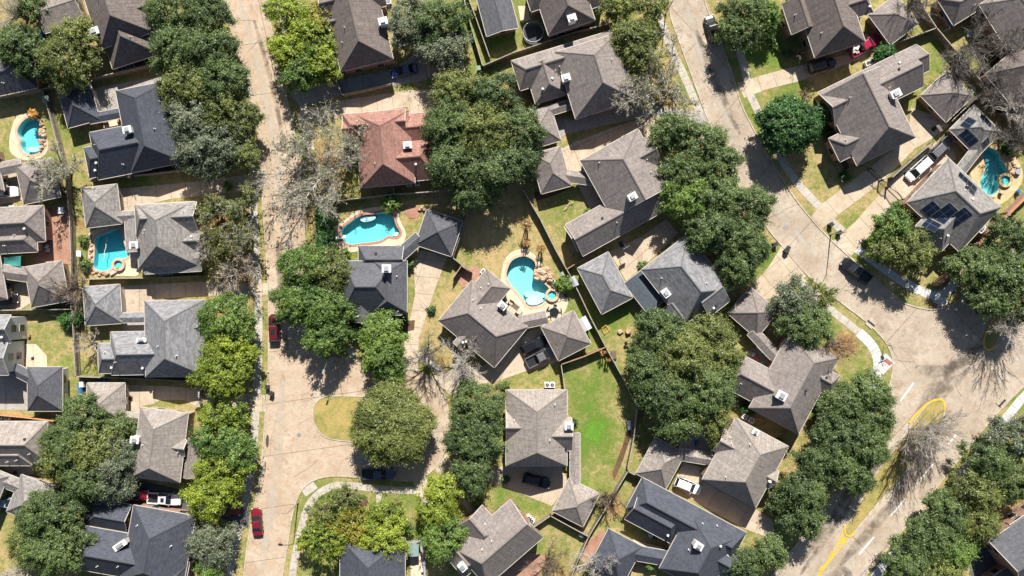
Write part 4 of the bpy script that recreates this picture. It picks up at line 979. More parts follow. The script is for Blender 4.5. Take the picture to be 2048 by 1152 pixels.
house('wide brown roofed house under bare branches in the upper right corner', TAUPE, 'wall_brick', 32, [('m', 2035, 38, 100, 130, 'v', 'hh', 4.0), ('l', 1985, 12, 60, 20, 'u', 'gg', 2.8, {'mat': 'shingle_bluegrey'})], (), 0)
house('red trimmed brown roofed house on the right edge under bare branches', BROWN, 'wall_brick', 40, [('m', 2058, 160, 118, 130, 'v', 'hh', 4.0)], (), 0)
house('red brick house with grey gables at the lower right corner', CHAR, 'wall_brick', 34, [('m', 2050, 1100, 100, 110, 'u', 'gg', 4.8), ('m', 2068, 1048, 84, 50, 'u', 'gg', 4.6), ('m', 2030, 1160, 90, 60, 'u', 'gg', 3.4)], (), 0)
# ------------------------------------------------------------------ trees
def quad_mesh(name, V, tint, mat):
    n = len(V)//4
    me = bpy.data.meshes.new(name)
    me.vertices.add(4*n); me.vertices.foreach_set('co', V.astype(np.float32).ravel())
    me.loops.add(4*n); me.loops.foreach_set('vertex_index', np.arange(4*n, dtype=np.int32))
    me.polygons.add(n); me.polygons.foreach_set('loop_start', np.arange(0, 4*n, 4, dtype=np.int32))
    a = me.attributes.new('tint', 'FLOAT', 'FACE'); a.data.foreach_set('value', tint.astype(np.float32))
    me.materials.append(MATS[mat]); me.update(calc_edges=True); me.validate(); return me
def seg_mesh(name, segs, mat, k=4):
    """tapered k-sided twigs from (a, b, ra, rb) rows"""
    A = np.array([s[0] for s in segs]); B = np.array([s[1] for s in segs]); ra = np.array([s[2] for s in segs]); rb = np.array([s[3] for s in segs])
    d = B-A; L = np.linalg.norm(d, axis=1, keepdims=True); d = d/np.maximum(L, 1e-6)
    ref = np.where(np.abs(d[:, 2:3]) < .9, np.array([[0, 0, 1.]]), np.array([[1., 0, 0]]))
    u = np.cross(d, ref); u /= np.linalg.norm(u, axis=1, keepdims=True); w = np.cross(d, u)
    n = len(segs); V = np.zeros((n, 2*k, 3))
    for i in range(k):
        o = u*math.cos(TAU*i/k)+w*math.sin(TAU*i/k)
        V[:, i] = A+o*ra[:, None]; V[:, k+i] = B+o*rb[:, None]
    base = (np.arange(n)*2*k)[:, None]
    F = np.concatenate([np.concatenate([base+i, base+(i+1) % k, base+k+(i+1) % k, base+k+i], 1)[:, None] for i in range(k)], 1).reshape(-1, 4)
    me = bpy.data.meshes.new(name); nv, nf = n*2*k, len(F)
    me.vertices.add(nv); me.vertices.foreach_set('co', V.astype(np.float32).ravel())
    me.loops.add(nf*4); me.loops.foreach_set('vertex_index', F.astype(np.int32).ravel())
    me.polygons.add(nf); me.polygons.foreach_set('loop_start', np.arange(0, nf*4, 4, dtype=np.int32))
    me.polygons.foreach_set('use_smooth', np.ones(nf, bool))
    me.materials.append(MATS[mat]); me.update(calc_edges=True); me.validate(); return me
def link(name, me, parent, loc=(0, 0, 0)):
    o = bpy.data.objects.new(name, me); COL.objects.link(o); o.parent = parent; o.location = loc; return o

def crown_quads(g, rx, ry, zb, ht, dens, leaf, lobe, gap, ball=False):
    """leaf sprays on many small branch tips that fill a domed, uneven crown; sprays fan outwards"""
    ph = g.uniform(0, TAU, 6); am = g.uniform(.03, .11, 6)*(.45 if ball else 1); toff = g.normal(0, .07)
    def edge(th): return 1+sum(am[k]*np.sin((k+2)*th+ph[k]) for k in range(6))
    area = math.pi*rx*ry; nl = max(5, int(area/(lobe*lobe*(.48 if ball else .80))))
    # a few big boughs give the crown its heights and hollows
    nb = max(3, int(area/7)); bx = [(math.sqrt((i+.5)/nb)*.85, i*2.4+g.uniform(0, 6)) for i in range(nb)]
    bp = np.array([(r*math.cos(t)*rx, r*math.sin(t)*ry) for r, t in bx]); bz = g.uniform(-.5, .5, nb)*min(2.0, .22*(ht-zb))*(.75 if ball else 1); bt = g.normal(0, .10, nb)
    cs = []
    for i in range(nl):
        rr = math.sqrt(g.uniform(0, 1))*.97; th = g.uniform(0, TAU); e = edge(th)
        x, y = rr*e*rx*math.cos(th), rr*e*ry*math.sin(th)
        d2 = np.hypot(bp[:, 0]-x, bp[:, 1]-y); k = int(d2.argmin()); fall = max(0, 1-(d2[k]/2.2)**2)
        dome = math.sqrt(max(0, 1-(rr*.98)**2)); z = zb+(ht-zb)*(.25+.72*dome)*g.uniform(.80, 1.0)+bz[k]*fall-(1-fall)*(.6 if ball else .9)
        cs.append((x, y, max(zb*.6, z)-lobe*.4, lobe*g.uniform(.55, 1.25), bt[k]+g.normal(0, .10)))
    for i in range(nl//3):
        th = g.uniform(0, TAU); rr = math.sqrt(g.uniform(.2, .95)); e = edge(th)
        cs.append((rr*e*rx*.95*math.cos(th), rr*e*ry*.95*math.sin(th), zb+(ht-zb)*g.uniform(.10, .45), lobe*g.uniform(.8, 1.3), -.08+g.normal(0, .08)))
    C = []; N = []; T = []; A = []
    for x, y, z, r, t in cs:
        if g.random() < gap: continue
        m = max(8, int(dens*r*r*math.pi*1.15))
        o = np.array([x/rx, y/ry, .55]); o /= np.linalg.norm(o)
        d = g.normal(0, 1, (m, 3)); d /= np.linalg.norm(d, axis=1, keepdims=True)
        rad = r*np.clip(np.abs(g.normal(0, .62, (m, 1))), 0, 1.5); al = (d@o)[:, None]
        p = d*rad*np.array([[1, 1, .6]])+o[None]*(al*rad*.75)
        C.append(np.array([[x, y, z]])+p); N.append(d*.55+o[None]*.25+g.normal(0, .42, (m, 3))+np.array([[0, .16, .55]])); A.append(o[None]*.9+g.normal(0, .75, (m, 3)))
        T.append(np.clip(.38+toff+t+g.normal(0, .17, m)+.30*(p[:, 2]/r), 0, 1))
    C, N, T, a = np.concatenate(C), np.concatenate(N), np.concatenate(T), np.concatenate(A)
    N /= np.linalg.norm(N, axis=1, keepdims=True)
    n = len(C); a -= (a*N).sum(1, keepdims=True)*N; a /= np.linalg.norm(a, axis=1, keepdims=True); b = np.cross(N, a)
    s = leaf*g.uniform(.55, 1.5, (n, 1)); l, w = s*.85, s*.33; k = g.uniform(-.35, .35, (n, 1))
    V = np.stack([C-a*l, C+b*w+a*l*k, C+a*l, C-b*w+a*l*k], 1).reshape(-1, 3)
    return V, T

def limbs(g, h, zb, rx, ry, n=5, r0=.28, up=.85):
    segs = []; p = np.array([0, 0, -.1]); q = np.array([g.normal(0, .15), g.normal(0, .15), zb*.9])
    segs.append((p, q, r0*1.3, r0))
    for i in range(n):
        th = TAU*i/n+g.normal(0, .4); a = q+np.array([0, 0, g.uniform(-.3, .5)]); e = np.array([math.cos(th)*rx*.6, math.sin(th)*ry*.6, zb+(h-zb)*g.uniform(.35, .7)])
        m = (a+e)/2+np.array([0, 0, .5]); segs.append((a, m, r0*.6, r0*.4)); segs.append((m, e, r0*.4, r0*.15))
        for _ in range(2): segs.append((m, m+(e-m)*.7+g.normal(0, 1.1, 3), r0*.3, r0*.06))
    return segs

KINDS = {  # material, leaves per m2, leaf size m, spray radius m, share of gaps
 'oak': ('leaf_oak', 135, .165, .60, .07), 'olive': ('leaf_olive', 115, .165, .58, .11), 'grey': ('leaf_greygreen', 120, .165, .70, .09),
 'bright': ('leaf_bright', 96, .185, .58, .20), 'green': ('leaf_green', 108, .18, .56, .14), 'laurel': ('leaf_laurel', 120, .20, .52, .0),
 'oliveball': ('leaf_olive', 110, .165, .60, .0), 'yellow': ('leaf_yellow', 62, .19, .55, .36), 'thin': ('leaf_olive', 56, .18, .55, .44), 'thinbright': ('leaf_bright', 62, .20, .55, .40)}
CAT = {}
def leafy(kind, cx, cy, rx, ry, h, label, group, seed, name='broadleaf_tree', cat='tree', zb=None):
    g = np.random.default_rng(1000+seed); mat, dens, leaf, lobe, gap = KINDS[kind]
    zm = h*.68; q = P(cx, cy, zm); k = (H-zm)/H/S; rx, ry = rx*k, ry*k
    zb = zb if zb is not None else max(.5, h*.30)
    root = thing(name, label, cat, (q[0], q[1], 0), group=group)
    lobe = min(lobe, max(.32, min(rx, ry)*.30))
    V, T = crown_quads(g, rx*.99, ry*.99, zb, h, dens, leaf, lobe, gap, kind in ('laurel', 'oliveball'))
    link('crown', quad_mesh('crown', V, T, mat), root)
    link('trunk', seg_mesh('trunk', limbs(g, h, zb, rx, ry, 5 if h > 5 else 3, .10+.02*h), 'trunk_bark', 6), root)
    return root

def bare_segs(g, h, R, vase=False, dens=1.0):
    """trunk, curving limbs to the crown's edge, side branches along them, fans of twigs on those"""
    segs = []; r0 = .05+.020*h
    th0 = h*(.04 if vase else .26); base = np.array([0., 0., -.1]); top = np.array([g.normal(0, .12), g.normal(0, .12), th0])
    segs.append((base, top, r0*1.25, r0))
    nl = 15 if vase else int(g.integers(7, 10))
    def curve(a, d, L, ra, rb, n, wob, lift=0.0):
        pts = [a]; rs = [ra]; p = a; d = d/np.linalg.norm(d)
        for k in range(n):
            d = d+g.normal(0, wob, 3)+np.array([0, 0, lift]); d /= np.linalg.norm(d); q = p+d*L/n; r = ra+(rb-ra)*(k+1)/n
            segs.append((p, q, rs[-1], r)); pts.append(q); rs.append(r); p = q
        return pts, rs, d
    for i in range(nl):
        th = TAU*i/nl+g.normal(0, .35); rr = R*g.uniform(.55, 1.0) if i % 3 else R*g.uniform(.15, .5); zt = h*g.uniform(.70, 1.0)*(1-.30*(rr/R)**2)
        st = top+np.array([0, 0, -g.uniform(0, .25)*th0]); e = np.array([math.cos(th)*rr, math.sin(th)*rr, zt]); d = e-st; L = np.linalg.norm(d)
        d0 = d/L+np.array([0, 0, .25 if vase else -.05])
        pts, rs, dd = curve(st, d0, L, r0*(.30 if vase else .70), .036, 7, .09 if not vase else .05, -.03 if vase else .01)
        for k in range(1 if not vase else 2, 8):
            for m in range(int(round((2 if k < 7 else 3)*dens))):
                a = pts[k]; t = pts[k]-pts[k-1]; t /= np.linalg.norm(t); side = g.normal(0, 1, 3); side -= side.dot(t)*t; side /= np.linalg.norm(side)
                b = t*(.75 if not vase else 1.6)+side*g.uniform(.5, 1.0)+np.array([0, 0, .12]); bl = L*g.uniform(.16, .34)
                p2, r2, _ = curve(a, b, bl, max(.028, rs[k]*.55), .020, 3, .16, .03)
                for w in range(1, 4):
                    for _ in range(3):
                        side2 = g.normal(0, 1, 3); c = (p2[w]-p2[w-1]); c /= np.linalg.norm(c)
                        curve(p2[w], c*(1.0 if not vase else 2.0)+side2*.55+np.array([0, 0, .1]), bl*g.uniform(.30, .60), .019, .012, 2, .15)
    return segs
def bare(cx, cy, R, h, label, group, seed, mat='twig_grey', leaf=None, nleaf=0, vase=False, name='bare_tree', cat='tree', off=(0, 0)):
    g = np.random.default_rng(3000+seed); q = P(cx, cy, h*.6); k = (H-h*.6)/H/S; R = R*k
    root = thing(name, label, cat, (q[0], q[1], 0), group=group)
    segs = bare_segs(g, h, R, vase, .55 if R < 2.5 else (2.4 if 'silver' in label else (.8 if vase else 1.4))); tr = [s for s in segs if s[2] > .045] or segs[:1]; tw = [s for s in segs if s[2] <= .045] or segs[-1:]
    link('trunk', seg_mesh('trunk', tr, mat, 6), root); link('twigs', seg_mesh('twigs', tw, mat, 3), root)
    if leaf:
        E = np.array([s[1] for s in tw]); n = int(nleaf*R*R); C = E[g.integers(0, len(E), n)]+g.normal(0, .16, (n, 3))
        N = g.normal(0, .7, (n, 3))+np.array([[0, 0, .6]]); N /= np.linalg.norm(N, axis=1, keepdims=True)
        a = g.normal(0, 1, (n, 3)); a -= (a*N).sum(1, keepdims=True)*N; a /= np.linalg.norm(a, axis=1, keepdims=True); b = np.cross(N, a); s = .17*g.uniform(.6, 1.5, (n, 1))
        V = np.stack([C-a*s, C+b*s*.5, C+a*s, C-b*s*.5], 1).reshape(-1, 3)
        link('crown', quad_mesh('crown', V, np.clip(g.normal(.5, .25, n), 0, 1), leaf), root)
    return root

GL, GM, GR_, GB = 'trees lining the left street', 'trees in the gardens', 'trees along the avenue', 'leafless winter trees'
TREES = [
 ('olive',148,75,46,42,9,'olive green tree touching the top left garage roof',GM),('olive',128,122,54,52,10,'rounded olive tree above the small dark utility strip',GM),('oak',60,112,42,42,9,'dark green tree in the shaded upper left garden',GM),('oak',30,85,44,42,9,'dark oak at the left edge below bare twigs',GM),('oak',62,12,30,28,7,'small dark tree in the top left corner garden',GM),
 ('oak',340,22,52,46,10,'dark oak at the top beside the corner house roof',GL),('oak',412,28,48,48,10,'dark oak at the top overhanging the left street kerb',GL),('oak',345,92,48,50,10.5,'dark oak covering the corner house east eave',GL),('oak',412,96,56,52,11,'tall dark oak second down beside the left street',GL),('oak',440,160,52,52,10.5,'dark oak midway in the thick row on the left street',GL),('olive',375,165,62,50,10.5,'olive tinged oak over the shared driveway near the slate roof',GL),('olive',452,228,58,52,10,'olive oak overhanging the left street above the pale feathery one',GL),('grey',385,232,55,50,9.5,'grey green feathery tree covering the slate roof corner',GL),('grey',418,290,82,58,9.5,'broad grey green feathery tree ending the thick row by the street',GL),('olive',470,300,42,44,8,'small olive tree at the street end of the feathery tree',GL),
 ('green',450,640,58,50,8.5,'mid green tree covering the east end of the grey three-hip roof',GL),('bright',455,700,50,38,8.5,'light green tree between two rounded green crowns by the pavement',GL),('bright',440,748,62,48,9.5,'bright yellow-green tree beside the walled concrete driveway',GL),('bright',440,832,50,34,8,'bright green tree below the concrete driveway mouth',GL),('green',432,880,48,44,8.5,'green tree beside the pale grey house dormer',GL),('green',470,905,36,40,8,'slim green tree leaning to the left pavement',GL),('bright',438,945,52,42,9,'yellow green tree above the hidden red truck',GL),('bright',420,995,54,44,9,'bright green tree shading the red truck',GL),
 ('grey',420,1090,44,44,7,'grey green tree beside the slate roof dormer at the lower pavement',GL),('green',418,1142,28,22,5,'round bright green tree at the bottom edge by the left pavement',GL),
 ('oak',158,835,48,40,9,'dark oak above the shaded garden left of the pale grey house',GM),('oak',232,856,32,28,6,'small round dark oak covering the garage corner',GM),('oak',130,890,56,50,10,'dark oak left in the clump beside the pale grey house',GM),('olive',185,900,58,46,10,'olive oak in the middle of the clump beside the pale grey house',GM),('grey',226,925,46,46,8.5,'grey green willowy tree touching the pale grey house wall',GM),('olive',115,925,42,40,9,'yellow tipped oak at the western side of the clump',GM),('oak',170,960,54,42,9.5,'dark oak closing the bottom of the clump above the red truck',GM),('grey',222,972,40,34,8,'pale grey willow over the red truck tail',GM),
 ('oak',95,1040,72,52,10,'large dark oak left of the slate roof with slanted chimney',GM),('oak',100,1100,70,50,10,'large dark oak at the bottom left garden',GM),('olive',50,1085,34,44,8,'olive oak at the bottom left edge of the big pair',GM),
 ('bright',575,22,46,40,8.5,'bright yellow-green street tree at the very top',GL),('bright',618,70,52,46,9,'bright yellow-green street tree in the middle of its group',GL),('bright',575,95,40,40,8.5,'bright yellow-green street tree nearest the road',GL),('yellow',635,40,38,40,7.5,'thin yellow leaved tree beside the brown house gables',GL),('bright',640,120,42,42,9,'bright yellow-green tree beside the brown house south corner',GL),('green',600,140,40,40,9,'green tree above the tree shadow on the narrow path',GL),
 ('grey',822,40,46,50,9,'grey green tree behind the brown house chimney',GM),('oak',875,40,60,50,10,'dark grey oak above the shaded garage',GM),('grey',885,92,48,38,9,'grey green oak drooping over the shaded garage roof',GM),
 ('olive',915,180,58,40,10,'olive oak at the top of the great clump beside the taupe house',GM),('oak',985,190,50,46,10.5,'dark oak on the upper right of the great clump',GM),('oak',900,248,56,54,11,'dark oak overhanging the red roof garage wing',GM),('olive',965,262,60,58,12,'tall olive oak in the centre of the great clump',GM),('oak',1040,255,46,50,10,'dark oak on the right flank of the great clump',GM),('oak',910,330,58,50,11,'dark oak overhanging the reddish roof east side',GM),('oak',985,335,64,54,11.5,'dark oak low in the great clump above the lawn',GM),('oak',945,385,42,36,9,'dark oak at the bottom tip of the great clump',GM),('oak',1045,315,36,36,9,'dark oak beside the garage at the great clump edge',GM),
 ('laurel',650,435,17,34,4.5,'upper dark evergreen of the tall side hedge by the pool',GM),('laurel',650,485,17,32,4.5,'lower dark evergreen of the tall side hedge by the pool',GM),
 ('green',605,530,58,38,9.5,'mid green street tree north of the parked red and black car',GL),('olive',660,545,44,48,9.5,'olive oak against the slate roof west side',GL),('green',592,600,54,48,9.5,'mid green street tree directly beside the parked red and black car',GL),('green',645,612,56,48,10,'green oak between street and slate roof',GL),('green',652,672,48,40,9.5,'round green oak above the cul-de-sac kerb shadow',GL),
 ('green',762,665,48,40,8.5,'green tree in front of the slate house porch',GM),('green',765,712,46,42,8.5,'green tree beside the long concrete driveway mouth',GM),('green',778,752,28,26,6.5,'small green crown above the round island oak',GM),
 ('oliveball',781,852,80,84,9.5,'big round olive oak on the cul-de-sac island',GM),
 ('oak',955,810,54,46,9.5,'dark oak above the taupe house by the green lawn',GM),('oak',950,875,58,50,10,'dark oak touching the light taupe roof west eave',GM),('oak',945,940,40,48,8.5,'dark oak below its pair by the dark suv driveway',GM),
 ('thin',645,1022,32,30,6.5,'thin olive tree in the front yard beside the curved path',GM),('thin',690,1000,38,28,6.5,'olive tree shading two round planting beds',GM),('thinbright',645,1085,52,42,8,'green tree at the yard corner beside the lower pavement',GM),('yellow',705,1055,44,38,7.5,'golden olive tree in front of the shaded slate house',GM),('bright',762,1082,50,46,8,'bright green tree over the shaded slate roof',GM),('thinbright',772,1030,36,28,6,'thin bright tree right of the straight garden walk',GM),('green',812,1058,14,14,2.5,'small dense green bush beside the red wall entry',GM),
 ('bright',885,985,38,36,8,'bright olive tree at the top of the trio by the brick house',GM),('bright',872,1022,42,34,8,'yellow green tree in the middle of the trio by the brick house',GM),('green',885,1078,48,44,8.5,'bright green tree at the bottom of the trio by the brick house',GM),
 ('olive',1240,8,46,26,8,'green oak at the top edge right of the brown house',GR_),('olive',1305,12,34,24,8,'olive tree at the top edge beside the lamp post',GR_),('olive',1268,78,54,46,9,'olive grey tree covering the broad taupe house north corner',GR_),('thin',1290,120,44,34,8,'thin olive tree above the leafless silver one',GR_),
 ('oak',1490,18,48,38,9.5,'dark oak at the top beside the parked white-nosed car',GR_),('oak',1478,62,40,36,9,'dark oak shading the pavement beside the white-nosed car',GR_),('green',1535,30,26,34,7,'green crown behind the avenue oak pair',GR_),
 ('oak',1345,265,48,36,9.5,'dark oak at the top of the avenue clump',GR_),('oak',1402,288,56,46,10.5,'dark oak near the road in the upper avenue clump',GR_),('oak',1375,345,50,42,10.5,'dark oak beside the taupe roof east gable',GR_),('oak',1440,330,48,44,10,'dark oak leaning to the road in the avenue clump',GR_),('green',1375,395,52,42,10.5,'mid green oak touching the taupe roof corner',GR_),('oak',1445,395,54,46,11,'tall dark oak in the heart of the avenue clump',GR_),('oak',1500,415,46,44,10,'dark oak over the kerb in the lower avenue clump',GR_),('oak',1425,460,54,46,11,'dark oak above the cool grey roof',GR_),('oak',1490,480,56,48,10.5,'dark oak beside the cool grey roof east corner',GR_),('oak',1480,530,46,40,9.5,'dark oak at the lower end of the avenue clump',GR_),
 ('laurel',1580,248,60,56,9,'dense round dark laurel at the corner of the kerb path',GR_),('laurel',1648,225,19,18,4.5,'small dark evergreen against the taupe house wall',GM),('laurel',1772,108,20,17,3.6,'small dark evergreen beside the red pickup',GM),
 ('oak',1325,665,56,44,9.5,'dark oak below the flat blue-grey link roof',GM),('olive',1415,665,56,36,9.5,'olive oak below the cool grey roof tip',GM),('olive',1375,715,62,54,11.5,'tall olive oak in the middle of the central grove',GM),('oak',1302,735,50,48,10,'dark oak beside the long diagonal fence',GM),('olive',1440,712,48,46,10,'olive oak beside the taupe west wing in the central grove',GM),('oak',1335,790,60,50,11,'dark oak low on the fence side of the central grove',GM),('oak',1420,780,56,54,11,'dark oak beside the taupe roof west tip',GM),('oak',1355,848,46,36,9.5,'dark oak overhanging the pale grey garage roof',GM),('olive',1425,840,40,36,9,'olive oak above the pale grey house north corner',GM),
 ('grey',1592,602,44,40,8.5,'grey green tree beside the hip garage by the curved path',GR_),('oak',1615,648,56,46,9,'dark green tree overhanging the taupe roof north side',GR_),('thin',1640,592,36,34,7.5,'thin grey green tree at the kerb before the curve',GR_),
 ('oak',1740,785,52,36,9,'dark oak at the top end of the avenue verge row',GR_),('oak',1690,812,44,40,9,'dark oak inside the curve of white pavement',GR_),('oak',1755,835,40,40,9,'dark oak leaning over the road by the yellow kerb',GR_),('oak',1685,868,56,44,10,'dark oak in the verge row beside the taupe roof tip',GR_),('oak',1740,890,44,46,10,'dark oak over the lane opposite the bare median trees',GR_),('oak',1660,925,54,46,10,'dark oak in the verge row beside the grass lot',GR_),('oak',1712,950,42,42,9.5,'dark oak overhanging the lane by the grassy median',GR_),('oak',1612,985,50,44,9.5,'dark oak lower in the verge row by the pale driveway',GR_),('oak',1610,1040,42,36,9,'dark oak near the lane below the pale driveway',GR_),('oak',1560,1000,22,34,6,'slim dark tree between verge row and pale driveway',GR_),('oak',1540,1110,36,34,8,'dark oak beside the long slate roof at the bottom',GR_),('oak',1490,1135,34,30,7.5,'dark oak at the bottom edge by the slate roof end',GR_),
 ('green',1788,452,40,34,8.5,'olive green tree beside the solar panel house corner',GR_),('olive',1825,500,48,44,9,'olive green tree on the lawn above the parked black pickup',GR_),('olive',1782,495,36,38,8.5,'olive green tree beside the pavement above the black pickup',GR_),
 ('oak',2018,470,40,40,9,'dark oak behind the orange brick wall',GR_),('oak',1958,535,52,42,9.5,'dark oak nearest the wall end and white path',GR_),('oak',2015,545,54,48,10.5,'dark oak in the middle of the right edge grove',GR_),('oak',2045,600,40,46,10,'dark oak on the right edge above the bare median tree',GR_),('oak',1985,600,44,34,9.5,'dark oak shading the avenue above the yellow median tip',GR_),
 ('grey',2030,880,50,48,9.5,'grey green oak at the right edge by the white pavement',GR_),('oak',1985,925,50,46,10,'dark oak beside the white pavement opposite the bare trees',GR_),('oak',2030,965,44,44,9.5,'dark oak on the right edge above the brick house',GR_),('olive',1955,985,52,44,10,'olive oak beside the pale apron at the avenue',GR_),('oak',1900,1030,52,42,9.5,'dark oak hiding the white pavement below the apron',GR_),('olive',1960,1045,44,40,9.5,'olive oak beside the brick house with grey gables',GR_),('oak',1870,1075,52,42,9.5,'dark oak in the lower boulevard row',GR_),('green',1915,1100,44,40,9,'green oak beside the dark parking pad',GR_),('oak',1825,1120,50,40,9,'dark oak at the bottom of the boulevard row',GR_),('olive',1880,1140,46,30,9,'olive oak at the bottom edge beside the dark parking pad',GR_),
]
TN = dict(oliveball='oak_tree', oak='oak_tree', olive='oak_tree', grey='willow_oak_tree', bright='elm_tree', green='elm_tree', laurel='laurel_tree', yellow='elm_tree', thin='young_tree', thinbright='young_tree')
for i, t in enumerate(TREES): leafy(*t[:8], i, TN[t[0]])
BARE = [
 (22,22,48,8,'leafless brown tree in the top left corner','twig_grey',None,0),(112,338,62,8.5,'leafless pale tree over the left taupe garage','twig_grey','leaf_haze',55),
 (140,578,48,7,'bushy leafless brown tree at the fence corner','twig_brown',None,0),(178,688,28,5,'small leafless tree in the narrow side yard','twig_grey','leaf_haze',12),
 (405,480,40,7,'leafless tree against the pool house east gables','twig_grey',None,0),(478,545,48,8,'leafless grey tree with orange leaf litter by the pavement','twig_grey','leaf_autumn',25),(425,415,46,8,'half bare olive tree above the autumn litter','twig_grey','leaf_olive',230),(478,420,46,8,'half bare olive tree overhanging the left kerb','twig_grey','leaf_olive',230),(445,490,48,8,'half bare olive and rust tree beside the pool house','twig_brown','leaf_olive',190),(490,480,34,7.5,'half bare tree leaning over the left pavement','twig_grey','leaf_olive',170),
 (595,285,62,9,'budding grey tree overhanging the left street north of the big bare one','twig_grey','leaf_haze',60),(640,338,104,11,'large leafless silver tree with white limbs beside the reddish roof','twig_grey','leaf_haze',40),(700,285,44,8,'budding olive tree covering the reddish roof west end','twig_grey','leaf_haze',60),
 (852,712,46,8.5,'leafless dark tree between the driveways','twig_dark',None,0),(925,722,46,8.5,'leafless grey tree against the central house south eave','twig_grey',None,0),
 (1095,1130,46,6,'leafless brown tree above the brick paved drive','twig_brown',None,0),(1215,1000,36,4.5,'brown leafless thicket beside the diagonal fence','twig_brown','leaf_autumn',8),(1195,1130,48,7,'leafless pale tree over the slate garage at the bottom','twig_grey',None,0),
 (1338,170,92,9.5,'wide leafless silver tree leaning over the avenue','twig_grey','leaf_haze',40),(1270,190,46,8,'half bare grey tree at the broad taupe roof corner','twig_grey','leaf_haze',60),
 (1672,695,44,7,'leafless tree with rust leaf litter inside the curved path','twig_dark','leaf_autumn',20),(1420,638,16,3.5,'small leafless reddish shrub below the cool grey roof','twig_brown',None,0),
 (1848,868,46,9,'leafless grey tree first on the grassy median','twig_grey',None,0),(1885,858,46,8.5,'leafless fine twigged tree by the yellow median nose','twig_grey',None,0),(1828,912,42,9,'leafless dark tree third on the grassy median','twig_dark',None,0),(2025,655,50,9,'leafless grey tree on the shaded median tip','twig_grey',None,0),
 (1958,78,66,9,'leafless dark tree in the yard with straw lawn','twig_dark',None,0),(2018,95,60,9,'leafless dark tree beside the brown corner roof','twig_dark',None,0),(1925,135,44,8.5,'leafless dark tree against the back fence','twig_dark',None,0),(1985,185,50,8.5,'leafless dark tree shading the second trampoline','twig_dark',None,0),(2035,215,52,8.5,'leafless grey tree at the right edge','twig_grey',None,0),(1830,5,48,8,'leafless tree over the hip garage at the top right','twig_dark',None,0),(2030,270,40,8,'leafless dark tree beyond the teal pool','twig_dark',None,0),
 (1600,108,12,3,'small leafless bush beside the shaded parked suv','twig_brown',None,0),(1612,190,17,3.2,'bushy brown leafless shrub at the long north wing','twig_brown','leaf_autumn',30),(45,1140,44,6,'leafless twiggy tree on the straw lawn at the bottom left','twig_grey',None,0),(262,352,14,3,'small leafless reddish shrub below the slate house','twig_brown',None,0)]
for i, (cx, cy, R, h, lab, m, lf, nl) in enumerate(BARE):
    bare(cx, cy, R, h, lab, GB if h > 4.4 else 'small leafless shrubs', i, m, lf, nl, 'median' in lab, 'bare_tree' if h > 4.4 else 'bare_shrub', 'tree' if h > 4.4 else 'shrub')
SHRUBS = [('laurel',1575,105,8,7,1.1,'dark shrub beside the brown house lawn hedge'),('green',1700,60,6,6,1.2,'small green shrub under the brown house east eave'),('green',455,372,10,8,1.4,'small green shrub at the left street driveway mouth'),('laurel',862,620,6,6,1.0,'small dark shrub beside the long concrete driveway edge'),('green',1010,770,9,7,1.2,'green shrub in the mulch bed above the light taupe house'),('laurel',1145,845,6,8,1.1,'dark shrub against the light taupe house east wall'),('green',1285,530,8,7,1.3,'green shrub beside the cool grey roof west corner'),('laurel',1460,790,8,7,1.3,'dark shrub at the taupe west wing wall'),('green',1180,425,10,8,1.2,'pale green flower shrub at the taupe gable bed'),('green',985,700,9,7,1.1,'green shrub by the central house south eave'),('laurel',930,770,8,7,1.0,'low dark shrub at the cul-de-sac walk'),('green',690,505,8,7,1.2,'green shrub below the red coping pool deck'),('laurel',1010,960,7,6,1.0,'dark shrub at the light taupe driveway corner'),('green',1550,905,7,7,1.0,'green shrub beside the pale grey house east eave'),('laurel',400,1060,8,7,1.1,'dark shrub beside the slate house dormer wall'),('green',780,405,17,15,2.6,'round bright green bush above the red coping pool'),('green',820,526,9,10,2,'round green bush between slate house and long driveway'),('laurel',1655,262,11,8,1.6,'dark low shrub beside the taupe house wall'),('laurel',1690,352,8,8,1.4,'dark low shrub at the taupe house south corner'),('green',1722,322,14,8,2,'sparse green shrub beside the long double driveway'),('green',1300,1130,12,9,2.4,'bright green bush in the slate house courtyard'),('laurel',747,1038,9,8,1.3,'round clipped bush beside the straight garden walk'),('green',956,1005,10,10,1.6,'yellow green bush by the curved front path'),
 ('green',1130,568,22,14,2.6,'spiky green shrub between boulders and fence'),('laurel',1500,818,22,9,1.6,'dark green shrub by the paired condensers'),('green',165,480,8,8,1.6,'upper green bush between fence and deep blue pool'),('green',168,530,10,10,1.8,'lower green bush between fence and deep blue pool'),('laurel',2022,296,13,12,1.8,'dark shrub beyond the teal pool flagstones'),('green',1560,880,5,5,.9,'first small clipped bush along the curved bed'),('green',1566,893,5,5,.9,'second small clipped bush along the curved bed'),('green',1570,906,5,5,.9,'third small clipped bush along the curved bed'),('laurel',715,648,14,7,1.2,'dark foundation shrub left of the slate porch'),('laurel',800,640,14,7,1.2,'dark foundation shrub right of the slate porch'),('laurel',1690,285,9,14,1.4,'dark shrub mass along the taupe house west wall'),('green',1795,408,10,8,2.2,'broad leaved green banana shrub at the solar house corner'),('laurel',140,640,24,14,2.6,'dark rounded shrub at the fence corner below the bare tree')]
for i, (k, cx, cy, rx, ry, h, lab) in enumerate(SHRUBS): leafy(k, cx, cy, rx, ry, h, lab, 'garden shrubs', 500+i, 'garden_shrub', 'shrub', zb=.15)

